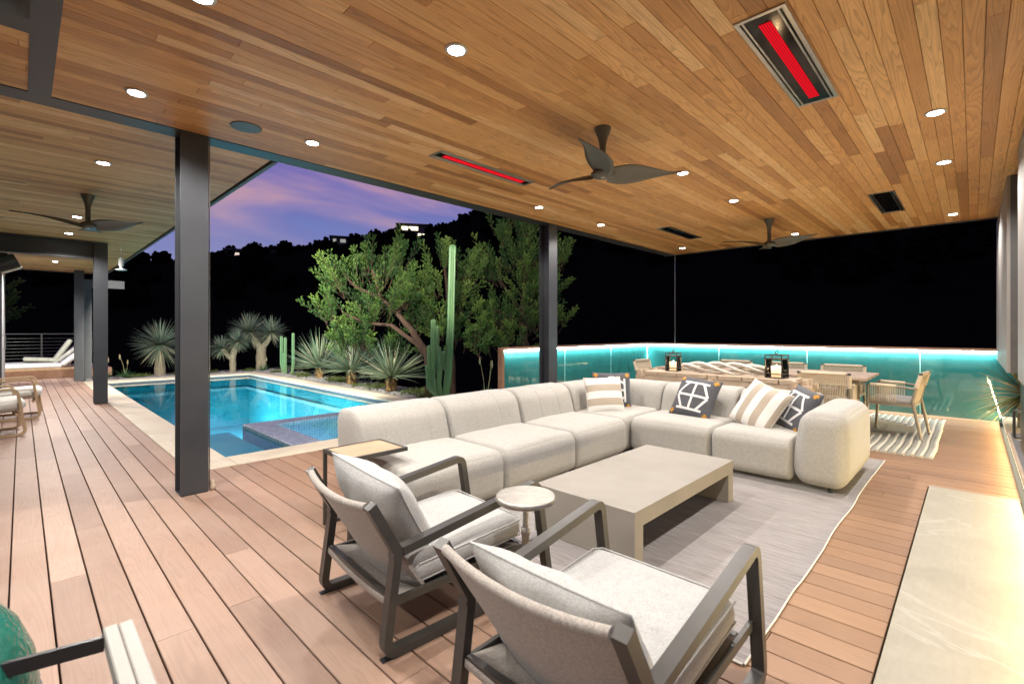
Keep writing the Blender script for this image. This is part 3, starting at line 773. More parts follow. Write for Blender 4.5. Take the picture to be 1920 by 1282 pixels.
# hummingbird feeder
fd = thing('hanging_feeder', (1.27, 11.17, CEIL), 'clear glass bird feeder hanging from the wing ceiling', 'feeder')
MB().tube([(0, 0, -0.003), (0, 0, -0.27)], 0.004, 6).build('chain', STAINLESS, fd, False, False)
t = NT('clear_glass'); g1 = t.n('ShaderNodeBsdfGlossy'); g1.inputs['Roughness'].default_value = 0.05; g2 = t.n('ShaderNodeBsdfTransparent'); g2.inputs[0].default_value = (.98, .99, .985, 1)
lw = t.n('ShaderNodeLayerWeight'); lw.inputs[0].default_value = 0.12; m4 = t.n('ShaderNodeMixShader'); t.l(lw.outputs['Fresnel'], m4.inputs[0]); t.l(g2.outputs[0], m4.inputs[1]); t.l(g1.outputs[0], m4.inputs[2]); t.l(m4.outputs[0], t.out.inputs['Surface'])
CLEAR = t.m
FROST = simple('milky_glass', (0.62, 0.64, 0.62), (0.5, 0.52, 0.5), 0.25, 0, 14)
MB().lathe([(0.006, -0.27), (0.035, -0.275), (0.042, -0.30), (0.042, -0.40), (0.03, -0.44), (0.022, -0.47)], 18).build('bottle', FROST, fd, True, False)
MB().lathe([(0.02, -0.468), (0.085, -0.49), (0.09, -0.50), (0.05, -0.512), (0.0, -0.512)], 20).build('tray', FROST, fd, True, False)

# ================================================================ GLASS RAILING
t = NT('railing_glass')
tr = t.n('ShaderNodeBsdfTransparent'); tr.inputs[0].default_value = (0.14, 0.42, 0.38, 1)
df = t.n('ShaderNodeBsdfDiffuse'); df.inputs[0].default_value = (0.10, 0.62, 0.60, 1)
tl = t.n('ShaderNodeBsdfTranslucent'); tl.inputs[0].default_value = (0.10, 0.60, 0.58, 1)
dt = t.n('ShaderNodeMixShader'); dt.inputs[0].default_value = 0.5; t.l(df.outputs[0], dt.inputs[1]); t.l(tl.outputs[0], dt.inputs[2])
film = t.ramp(t.noise(t.coord((1, 1, 0.5)), 5.0, 5, 0.65), [(0.3, (0.30,) * 3), (0.7, (0.38,) * 3)])
ms = t.n('ShaderNodeMixShader'); t.l(film, ms.inputs[0]); t.l(tr.outputs[0], ms.inputs[1]); t.l(dt.outputs[0], ms.inputs[2])
gl = t.n('ShaderNodeBsdfGlossy'); gl.inputs['Roughness'].default_value = 0.03
fz = t.n('ShaderNodeFresnel'); fz.inputs[0].default_value = 1.55
ff = t.math('ADD', fz.outputs[0], 0.11)
m5 = t.n('ShaderNodeMixShader'); t.l(ff, m5.inputs[0]); t.l(ms.outputs[0], m5.inputs[1]); t.l(gl.outputs[0], m5.inputs[2]); t.l(m5.outputs[0], t.out.inputs['Surface'])
GLASS = t.m
t = NT('glass_edge'); tl = t.n('ShaderNodeBsdfTranslucent'); tl.inputs[0].default_value = (0.45, 0.95, 0.9, 1); df = t.n('ShaderNodeBsdfDiffuse'); df.inputs[0].default_value = (0.5, 0.95, 0.92, 1)  # LED glow along the cut glass put into a paler colour
m6 = t.n('ShaderNodeMixShader'); t.l(tl.outputs[0], m6.inputs[1]); t.l(df.outputs[0], m6.inputs[2]); t.l(m6.outputs[0], t.out.inputs['Surface']); GEDGE = t.m
LEDW = emit('led_white', (0.86, 0.98, 1.0), 4.0)
def strip(parent, loc, size, rot, watts, color):
    L = bpy.data.lights.new('led_lamp', 'AREA'); L.shape = 'RECTANGLE'; L.size, L.size_y = size; L.energy = watts; L.color = color
    o = bpy.data.objects.new('led_lamp', L); COL.objects.link(o); o.parent = parent
    pl = parent.location if parent is not None else Vector((0, 0, 0))
    o.location = Vector(loc) - pl; o.rotation_euler = rot
    return o
def railing(p0, p1, axis, joints, label, endpost=False):
    """axis 0: runs along X at Y = p0[1]; axis 1: runs along Y at X = p0[0]"""
    t_ = thing('glass_railing', (p0[0], p0[1], 0), label, 'railing')
    F = p0[1 - axis]
    def B(a0, c0, z0, a1, c1, z1):
        return (a0, c0, z0, a1, c1, z1) if axis == 0 else (c0, a0, z0, c1, a1, z1)
    a, b = p0[axis], p1[axis]; a, b = min(a, b), max(a, b)
    MB().cbox(*B(a, F - 0.045, 1.032, b, F + 0.045, 1.067), 0.004).build('cap_rail', IPE, t_)
    MB().box(*B(a, F - 0.05, -0.04, b, F + 0.05, -0.004)).build('shoe', FASC, t_)
    if endpost: MB().box(*B(a - 0.055, F - 0.045, 0.0, a - 0.001, F + 0.045, 1.067)).build('end_post', IPE, t_)
    js = sorted(joints)
    for u, v in zip(js, js[1:]):
        MB().box(*B(u + 0.008, F - 0.0065, 0.0, v - 0.008, F + 0.0065, 1.029)).build('pane', GLASS, t_)
    for u in js[1:-1]:
        MB().box(*B(u - 0.0055, F - 0.0060, 0.0, u + 0.0055, F + 0.0060, 1.0285)).build('pane_edge', GEDGE, t_)
    s = -1
    MB().box(*B(a + 0.02, F + s * 0.032, 1.024, b - 0.02, F + s * 0.018, 1.0318)).build('led_strip', LEDW, t_)
    c = ((a + b) / 2, F + s * 0.026) if axis == 0 else (F + s * 0.026, (a + b) / 2)
    strip(t_, (c[0], c[1], 1.021), (b - a, 0.014) if axis == 0 else (0.014, b - a), (math.radians(38), 0, 0) if axis == 0 else (0, -math.radians(38), 0), 38.0 * (b - a), (0.80, 0.98, 1.0))
    return t_
railing((5.31, 5.36), (9.945, 5.36), 0, (5.315, 6.91, 8.45, 9.945), 'glass railing panel run on the pool side, lit teal below its wooden cap', True)
railing((10.0, -1.0), (10.0, 5.40), 1, (-1.0, 0.61, 2.18, 3.76, 5.345), 'long glass railing along the far end behind the dining table, lit teal')
cg = thing('corner_glass', (10.0, 5.36, 0), 'glass edge coloured pale for its LED glow where the two railing runs meet', 'glass')
MB().box(9.955, 5.352, 0.0, 9.993, 5.366, 1.030).build('pane_edge', GEDGE, cg)
# thin screen guide wires
tag(MB().tube([(9.56, 4.50, 1.068), (9.56, 4.50, CEIL - 0.005)], 0.006, 6).build('guide_wire', STAINLESS), 'thin vertical wire from the far roof corner to the railing', 'wire')
gw = thing('guide_wire', (1.098, 4.60, 0.0), 'thin pale wire running down the right side of the large post', 'wire')
MB().tube([(1.098, 4.60, 0.02), (1.098, 4.60, CEIL - 0.006)], 0.005, 6).build('wire', STAINLESS, gw)
MB().lathe([(0.0, 0.0), (0.022, 0.002), (0.024, 0.03), (0.012, 0.05), (0.016, 0.07), (0.005, 0.085)], 10, (1.118, 4.585, 0.001)).build('anchor', PALEWOOD, gw, True)

# ================================================================ FIREPLACE SIDE
ap = MB().cbox(2.002, -0.262, -0.03, 5.448, 0.272, 0.003, 0.003).build('hearth_apron', SLABST); tag(ap, 'pale limestone slab set in the deck on the right', 'stone slab')
he = thing('hearth', (6.0, -0.7, 0), 'low grey stone plinth with a lit edge along the right side', 'hearth')
MB().cbox(2.0, -1.6, 0.045, 8.45, -0.325, 0.085, 0.004).build('plinth_top', GREYST, he)
MB().box(2.0, -1.6, 0.0, 8.44, -0.42, 0.044).build('plinth_base', BLACK, he)
MB().cbox(2.0, -0.3235, 0.040, 9.95, -0.300, 0.0855, 0.003).build('nosing', PALEWOOD, he)
MB().box(8.452, -0.62, 0.03, 9.95, -0.3245, 0.0845).build('timber_kerb', OAK, he)
LEDY = emit('led_warm', (1.0, 0.88, 0.60), 5.0)
MB().box(2.0, -0.322, 0.028, 9.95, -0.302, 0.0395).build('led_strip', LEDY, he)
strip(he, (5.975, -0.290, 0.060), (7.95, 0.02), (math.radians(113), 0, 0), 66.0, (1.0, 0.78, 0.40))
fp = thing('fireplace', (4.6, -0.6, 0.08), 'tall clad fireplace with a black firebox at the right edge', 'fireplace')
MB().box(2.9, -1.5, 0.90, 6.18, -0.285, CEIL - 0.004).build('chimney_breast', CLADDING, fp)
MB().box(2.9, -1.5, 0.30, 6.16, -0.300, 0.898).build('firebox', BLACK, fp)
hb = MB().tube(fillet([(6.02, -0.300, 0.40), (6.02, -0.255, 0.40), (6.02, -0.255, 0.64), (6.02, -0.300, 0.64)], 0.04), 0.010, 8); hb.build('handle', BLACK, fp, True)
sc = thing('screen_panel', (8.6, -0.3, 0.9), 'hanging grey clad panel with a dark end, past the fireplace', 'panel')
MB().box(7.12, -0.275, 0.90, 10.2, -0.250, CEIL - 0.004).build('face', CLADDING, sc)
MB().box(7.10, -0.345, 0.898, 10.2, -0.2755, CEIL - 0.006).build('backing', FASC, sc)
# ================================================================ RUGS
def rugmat():
    t = NT('grey_rug'); a = t.noise(t.coord((1.0, 0.05, 1)), 95.0, 5, 0.7, 0.2); b = t.noise(t.coord((1, 0.25, 1)), 5.0, 6, 0.65)
    col = t.ramp(a, [(0.30, (0.135, 0.118, 0.112)), (0.5, (0.245, 0.222, 0.212)), (0.70, (0.35, 0.325, 0.31))])
    col = t.mix(0.75, col, t.ramp(b, [(0.3, (0.72, 0.70, 0.70)), (0.7, (1.1, 1.08, 1.06))]), 'MULTIPLY')
    p = t.bsdf(col, 0.85, 0, t.bump(a, 0.6, 0.004), 0.2); p.inputs['Sheen Weight'].default_value = 0.3; return t.m
RUG = rugmat()
rx0, rx1, ry0, ry1 = 2.0, 6.15, 0.66, 3.45
def rug_edge(x): return ry0 + 0.016 * noise.noise(Vector((x * 0.9, 3.1, 0))) + 0.007 * noise.noise(Vector((x * 3.1, 7.7, 0)))
N = 90; rows_ = []
for i in range(N + 1):
    x = rx0 + (rx1 - rx0) * i / N; e_ = rug_edge(x)
    rows_.append([(x, e_ + (ry1 - e_) * j / 24, 0.009 + 0.0015 * noise.noise(Vector((x * 2, j * 0.3, 1)))) for j in range(25)])
rug = thing('area_rug', (4.0, 2.0, 0.0), 'grey striated rug under the sofa and coffee table', 'rug')
mb = MB().grid(rows_); mb.f = [q[::-1] for q in mb.f]; mb.build('pile', RUG, rug, True)
fringe = MB()
for i in range(N):
    pass
pts = [(rx0 + (rx1 - rx0) * i / N, rug_edge(rx0 + (rx1 - rx0) * i / N) - 0.003, 0.006 + 0.002 * random.random()) for i in range(N + 1)]
fringe.tube(pts, 0.0045, 6); fringe.build('binding', CREAMC, rug, True)
fringe = MB().tube([(rx0 - 0.003, ry0 + (ry1 - ry0) * i / 20, 0.006) for i in range(21)], 0.006, 6); fringe.build('binding', CREAMC, rug, True)
# dining rug
WOOLC = simple('cream_wool', (0.58, 0.55, 0.46), (0.47, 0.44, 0.36), 0.95, 0, 30, 0.8, 120, 0.006, 0.1)
WOOLG = simple('grey_wool', (0.34, 0.325, 0.275), (0.27, 0.258, 0.215), 0.95, 0, 30, 0.6, 120, 0.006, 0.1)
JUTE = simple('jute', (0.34, 0.29, 0.195), (0.21, 0.18, 0.115), 0.95, 0, 45, 0.9, 130, 0.008, 0.1)
dr = thing('dining_rug', (8.0, 2.3, 0), 'cream and grey ribbed rug with a jute oval under the dining table', 'rug')
MB().box(6.57, 0.30, 0.001, 9.45, 4.30, 0.008).build('base', WOOLG, dr)
def diamond(x, y): return math.sqrt(((x - 8.2) / 1.12) ** 2 + ((y - 2.3) / 1.74) ** 2)
rib = MB(); y = 0.31
while y < 4.29:
    run = []
    for i in range(73):
        x = 6.57 + 0.04 * i; inside = diamond(x, y) < 1.0
        if not inside: run.append((x, y + 0.012 * noise.noise(Vector((x * 2.2, y * 0.7, 0))), 0.012))
        if (inside or i == 72) and len(run) > 2:
            rib.tube(run, 0.019, 6); run = []
        elif inside: run = []
    y += 0.075
rib = rib.build('ribs', WOOLC, dr, True); tag(rib, kind='stuff')
MB().poly([(8.2 + 1.13 * math.cos(2 * PI * k_ / 48), 2.3 + 1.75 * math.sin(2 * PI * k_ / 48), 0.013) for k_ in range(48)]).build('jute_centre', JUTE, dr)

# ================================================================ SECTIONAL SOFA
so = thing('sectional_sofa', (3.7, 2.6, 0.0), 'large pale grey L-shaped sectional sofa', 'sofa')
SZ0 = 0.055
def rumple(w):
    """slack in the upholstery: shallow dents and pulls"""
    n3 = noise.noise_vector(Vector((w.x * 3.2, w.y * 3.2, w.z * 3.2))) * 0.007 + noise.noise_vector(Vector((w.x * 9, w.y * 9, w.z * 7 + 5))) * 0.0022
    return Vector((w.x + n3.x * 0.4, w.y + n3.y * 0.4, w.z + n3.z * sstep(0.06, 0.2, w.z)))
def seat(x0, y0, x1, y1, front=None):
    warp = rumple
    softbox(x0, y0, SZ0, x1, y1, 0.405, front or (0.04, 0.085, 0.085), (0.004, 0.006, 0.020), (), 0, rumple, inner=14).build('seat', SOFA, so, True)
G = 0.004
seat(1.74, 2.60, 2.62 - G, 3.42); seat(2.62 + G, 2.60, 3.54 - G, 3.42); seat(3.54 + G, 2.60, 4.42 - G, 3.42)
RY = (0.085, 0.04, 0.085)
seat(4.42 + G, 2.66, 5.36, 3.42, (0.05, 0.05, 0.07)); seat(4.53, 1.79 + G, 5.34, 2.65 - G, RY); seat(4.53, 1.10, 5.34, 1.79 - G, RY)
def lean_y(w):
    w = rumple(w); k_ = max(0, (w.z - 0.3)) ; return Vector((w.x, w.y + 0.28 * k_ * (1 - 0.75 * sstep(3.30, 3.66, w.y)), w.z))
def lean_x(w):
    w = rumple(w); k_ = max(0, (w.z - 0.3)) ; return Vector((w.x + 0.28 * k_ * (1 - 0.75 * sstep(5.24, 5.60, w.x)), w.y, w.z))
def third(a, b, n): return [a + (b - a) * i / n for i in range(1, n)]
for a, b, n in ((1.76, 2.62, 4), (2.62, 3.54, 3), (3.54, 4.42, 3)):
    softbox(a + G, 3.24, SZ0, b - G, 3.68, 0.715, (0.03, 0.125, 0.12), (0.0, 0.012, 0.008), third(a, b, n), 0, lean_y, 0.007).build('backrest', SOFA, so, True)
# rounded corner back: swept along an arc
def corner_back():
    mb = MB(); prof = []
    for i in range(30):
        a = 2 * PI * i / 30; c_, s_ = math.cos(a), math.sin(a); e_ = 0.45
        px = 0.21 * math.copysign(abs(c_) ** e_, c_); pz = 0.33 * math.copysign(abs(s_) ** e_, s_)
        z = 0.385 + pz; px += 0.22 * max(0, z - 0.3) * (1 if px < 0 else 0.25); prof.append((px, z))
    rows = []; path = []
    for i in range(4): path.append(((4.43 + 0.09 * i, 3.46), (0, 1)))
    cx_, cy_, r_ = 4.80, 3.0, 0.46
    for i in range(13):
        a = PI / 2 - PI / 2 * i / 12; path.append(((cx_ + (r_ + 0.16) * math.cos(a) * 1.0, cy_ + r_ * math.sin(a)), (math.cos(a), math.sin(a))))
    for i in range(1, 5): path.append(((5.42, 3.0 - 0.086 * i), (1, 0)))
    for (p, n) in path: rows.append([(p[0] + n[0] * q[0], p[1] + n[1] * q[0], q[1]) for q in prof])
    def shrink(row, off, t):
        cx = sum(p[0] for p in row) / len(row); cy = sum(p[1] for p in row) / len(row)
        return [((p[0] - cx) * t + cx + off[0], (p[1] - cy) * t + cy + off[1], (p[2] - 0.385) * t + 0.385) for p in row]
    rows = [shrink(rows[0], (-0.0, 0), 0.85)] + rows + [shrink(rows[-1], (0, -0.0), 0.85)]
    mb.grid(rows, True); mb.poly(rows[0][::-1]); mb.poly(rows[-1]); mb.f = [q[::-1] for q in mb.f]
    return mb
corner_back().build('corner_backrest', SOFA, so, True)
for a, b, n in ((1.79, 2.65, 3), (1.06, 1.79, 3)):
    softbox(5.18, a + G, SZ0, 5.62, b - G, 0.71, (0.125, 0.03, 0.12), (0.012, 0.0, 0.008), third(a, b, n), 1, lean_x, 0.007).build('backrest', SOFA, so, True)
def armwarp(w):
    w = rumple(w); k_ = max(0, w.z - 0.30); return Vector((w.x + 0.12 * k_ * (1 - sstep(4.55, 5.3, w.x)), w.y - 0.12 * k_ * sstep(0.75, 1.08, w.y), w.z))
softbox(4.515, 0.71, SZ0, 5.70, 1.10 - G, 0.655, (0.10, 0.10, 0.11), (0.012, 0.012, 0.02), (), 0, armwarp).build('arm', SOFA, so, True)
for x, y in ((4.62, 0.84), (5.5, 0.84), (4.62, 1.75), (1.85, 2.72), (1.85, 3.5), (2.66, 2.72), (3.6, 2.72), (4.5, 2.75)):
    MB().lathe([(0.02, 0.0), (0.022, 0.045), (0.022, 0.06)], 12, (x, y, 0.009)).build('foot', BLACK, so, True)

# ================================================================ CUSHIONS
def pillow_fn(S, T):
    def f(s, t, side=1):
        e_ = (1 - abs(s) ** 2.6) * (1 - abs(t) ** 2.6); e_ = max(e_, 0) ** 0.55
        pin = 1 - 0.055 * (1 - abs(s) ** 2) * abs(t) ** 3; pin2 = 1 - 0.055 * (1 - abs(t) ** 2) * abs(s) ** 3
        return Vector((s * S / 2 * pin2, t * S / 2 * pin, side * (T / 2 * e_ + 0.004)))
    return f
def pillow_mesh(S, T, sd, mat_fn=None, n=26, wob=0.006):
    f = pillow_fn(S, T); mb = MB()
    for side in (1, -1):
        rows = []
        for i in range(n + 1):
            s = -math.cos(PI * i / n) if True else 0
            s = 0.5 * s + 0.5 * (2 * i / n - 1)
            row = []
            for j in range(n + 1):
                t_ = -math.cos(PI * j / n); t_ = 0.5 * t_ + 0.5 * (2 * j / n - 1)
                p = f(s, t_, side); k_ = (1 - abs(s) ** 4) * (1 - abs(t_) ** 4)
                p.z += k_ * wob * noise.noise(Vector((s * 2.3 + sd, t_ * 2.3, sd * 1.7)))
                row.append(p)
            rows.append(row)
        b = len(mb.f); mb.grid(rows)
        if side > 0: pass
        else: mb.f[b:] = [q[::-1] for q in mb.f[b:]]
    return mb, f
def stripes(name, dirx):
    """wide cream and taupe stripes across the cushion"""
    t = NT(name); sp_ = t.n('ShaderNodeSeparateXYZ'); t.l(t.coord(), sp_.inputs[0])
    ax = sp_.outputs['X' if dirx else 'Y']
    fr = t.math('FRACT', t.math('ADD', t.math('MULTIPLY', ax, 1 / 0.165), 0.30))
    g = t.math('GREATER_THAN', fr, 0.5)
    nz = t.noise(t.coord(), 140.0, 3, 0.7)
    cre = t.mix(nz, (0.70, 0.68, 0.64), (0.58, 0.55, 0.50)); tau = t.mix(nz, (0.43, 0.365, 0.29), (0.33, 0.275, 0.215))
    t.bsdf(t.mix(g, cre, tau), 0.9, 0, t.bump(nz, 0.5, 0.003), 0.15); return t.m
STRX = stripes('striped_linen', True)
def basis(loc, normal, up_hint, spin=0.0):
    n = Vector(normal).normalized(); x = Vector(up_hint).cross(n).normalized(); y = n.cross(x)
    m = Matrix((x, y, n)).transposed().to_4x4()
    return Matrix.Translation(loc) @ m @ Matrix.Rotation(spin, 4, 'Z')
def cushion(name, M4, S, T, mat_, label, cat, sd, tape=False, group=None):
    t_ = thing(name, (0, 0, 0), label, cat, group); t_.matrix_world = M4
    mb, f = pillow_mesh(S, T, sd); mb.build('cover', mat_, t_, True, False)
    ed = []
    for k_ in range(4):
        for i in range(20):
            a = -1 + 2 * i / 20; s, t2 = ((a, -1), (1, a), (-a, 1), (-1, -a))[k_]; ed.append(f(s * 0.999, t2 * 0.999, 0))
    ed.append(ed[0]); MB().tube([Vector((p.x, p.y, 0)) for p in ed], 0.004, 6, False).build('piping', CREAMC if not tape else DARKC, t_, True, False)
    if tape:
        def strap(a, b, w, mat2, nm, zo=0.0025):
            a, b = Vector(a), Vector(b); d = (b - a); n_ = max(4, int(d.length / 0.08)); nr = Vector((-d.y, d.x)).normalized() * w
            rows = []
            for i in range(n_ + 1):
                c = a + d * i / n_; row = []
                for q in (-1, -0.5, 0, 0.5, 1):
                    s, t2 = c.x + nr.x * q, c.y + nr.y * q; p = f(s, t2, 1)
                    p.z += (1 - abs(s) ** 4) * (1 - abs(t2) ** 4) * 0.006 * noise.noise(Vector((s * 2.3 + sd, t2 * 2.3, sd * 1.7))) + zo
                    row.append(p)
                rows.append(row)
            mb = MB().grid(rows); mb.build(nm, mat2, t_, True, False)
        W = 0.055
        for a, b in (((-.62, .66), (.62, .66)), ((-.62, -.66), (.62, -.66)), ((-.74, 0), (.74, 0)), ((0, -.64), (0, .64)),
                     ((-.36, .64), (-.74, .02)), ((.36, .64), (.74, .02)), ((-.36, -.64), (-.74, -.02)), ((.36, -.64), (.74, -.02))):
            strap(a, b, W, TAPE, 'tape_motif')
        for cx_, cy_ in ((-.83, .83), (.83, .83), (-.83, -.83), (.83, -.83)):
            strap((cx_ - .12, cy_), (cx_ + .12, cy_), 0.05, MUSTARD, 'corner_cross'); strap((cx_, cy_ - .12), (cx_, cy_ + .12), 0.05, MUSTARD, 'corner_cross', 0.003)
    return t_
UP = (0, 0, 1)
cushion('throw_cushion', basis((4.70, 3.07, 0.585), (-0.62, -0.70, 0.42), UP, PI / 2 + 0.03), 0.44, 0.15, STRX, 'cream and taupe striped cushion in the corner of the sofa', 'cushion', 1.3)
cushion('throw_cushion', basis((5.00, 3.16, 0.60), (-0.72, -0.60, 0.30), UP, PI / 2), 0.46, 0.14, DARKC, 'charcoal cushion with white lines tucked behind the striped one in the sofa corner', 'cushion', 2.1, True)
cushion('throw_cushion', basis((5.10, 2.17, 0.60), (-0.86, 0.08, 0.50), UP, -0.10), 0.47, 0.15, DARKC, 'charcoal cushion with a white wheel motif alone on the middle of the sofa', 'cushion', 3.7, True)
cushion('throw_cushion', basis((5.02, 1.50, 0.585), (-0.84, 0.30, 0.50), UP, -0.30), 0.48, 0.16, STRX, 'striped cushion leaning tilted near the end arm of the sofa', 'cushion', 4.4)
cushion('throw_cushion', basis((5.10, 1.19, 0.59), (-0.62, 0.62, 0.45), UP, -0.15), 0.44, 0.14, DARKC, 'charcoal cushion with white lines leaning on the end arm of the sofa', 'cushion', 5.9, True)

# ================================================================ TABLES
ct = thing('coffee_table', (3.13, 1.73, 0.01), 'low concrete waterfall coffee table on the rug', 'table')
def slab(x0, y0, z0, x1, y1, z1, nm, mat_, par, r=0.006):
    softbox(x0, y0, z0, x1, y1, z1, r, inner=1).build(nm, mat_, par, False)
MB().bar([(2.4275, 1.725, 0.012), (2.4275, 1.725, 0.2705), (3.8425, 1.725, 0.2705), (3.8425, 1.725, 0.012)], 0.74, 0.095, (0, 1, 0)).build('slab', CONCRETE, ct)
for x in (2.385, 3.80): MB().box(x, 1.36, 0.0095, x + 0.085, 2.09, 0.0118).build('foot_pad', BLACK, ct)
st = thing('side_table', (1.47, 3.05, 0.0), 'small slatted wood side table with dark frame over the sofa end', 'table')
tz = 0.52; X0, X1, Y0, Y1 = 1.445, 1.885, 2.855, 3.205
for p, q in (((X0, Y0), (X1, Y0)), ((X0, Y1), (X1, Y1))):
    MB().box(p[0], p[1] - 0.011, tz - 0.025, q[0], q[1] + 0.011, tz).build('top_frame', FRAME, st)
for x in (X0, X1 - 0.022): MB().box(x, Y0 + 0.011, tz - 0.0255, x + 0.022, Y1 - 0.011, tz - 0.0005).build('top_frame', FRAME, st)
SLATW = simple('slat_wood', (0.43, 0.30, 0.19), (0.34, 0.235, 0.145), 0.55, 0, 9, 0.15, 60, 0.003, 0.4, (0.15, 1, 1))
for i in range(6):
    w_ = (Y1 - Y0 - 0.026) / 6; a = Y0 + 0.013 + w_ * i
    MB().cbox(X0 + 0.0235, a + 0.0015, tz - 0.016, X1 - 0.0235, a + w_ - 0.0015, tz - 0.001, 0.002).build('slat', SLATW, st)
for y in (Y0, Y1):
    MB().box(X0, y - 0.0108, 0.022, X0 + 0.022, y + 0.0108, tz - 0.0252).build('leg', FRAME, st)
    MB().box(X0, y - 0.0109, 0.0005, X1 - 0.08, y + 0.0109, 0.0215).build('base_runner', FRAME, st)
MB().box(X1 - 0.079, Y0 - 0.0109, 0.0006, X1 - 0.058, Y1 + 0.0109, 0.0213).build('base_runner', FRAME, st)
NICKEL = simple('hammered_nickel', (0.50, 0.465, 0.41), (0.36, 0.335, 0.295), 0.48, 0.9, 26.0, 0.5, 45.0, 0.004)
rt = thing('drink_table', (1.655, 1.515, 0.001), 'small round hammered metal drink table between the armchairs', 'table')
MB().lathe([(0.0, 0.527), (0.122, 0.527), (0.138, 0.535), (0.142, 0.545), (0.140, 0.555), (0.136, 0.5595), (0.128, 0.560), (0.06, 0.560), (0.0, 0.560)], 48).build('top', NICKEL, rt, True, False)
MB().lathe([(0.014, 0.30), (0.014, 0.527)], 16).build('shaft', NICKEL, rt, True, False)
MB().lathe([(0.016, 0.016), (0.018, 0.37), (0.022, 0.375), (0.022, 0.405), (0.015, 0.41)], 16).build('collar', NICKEL, rt, True, False)
MB().lathe([(0.12, 0.0), (0.12, 0.008), (0.05, 0.018), (0.017, 0.03)], 32).build('foot', NICKEL, rt, True, False)

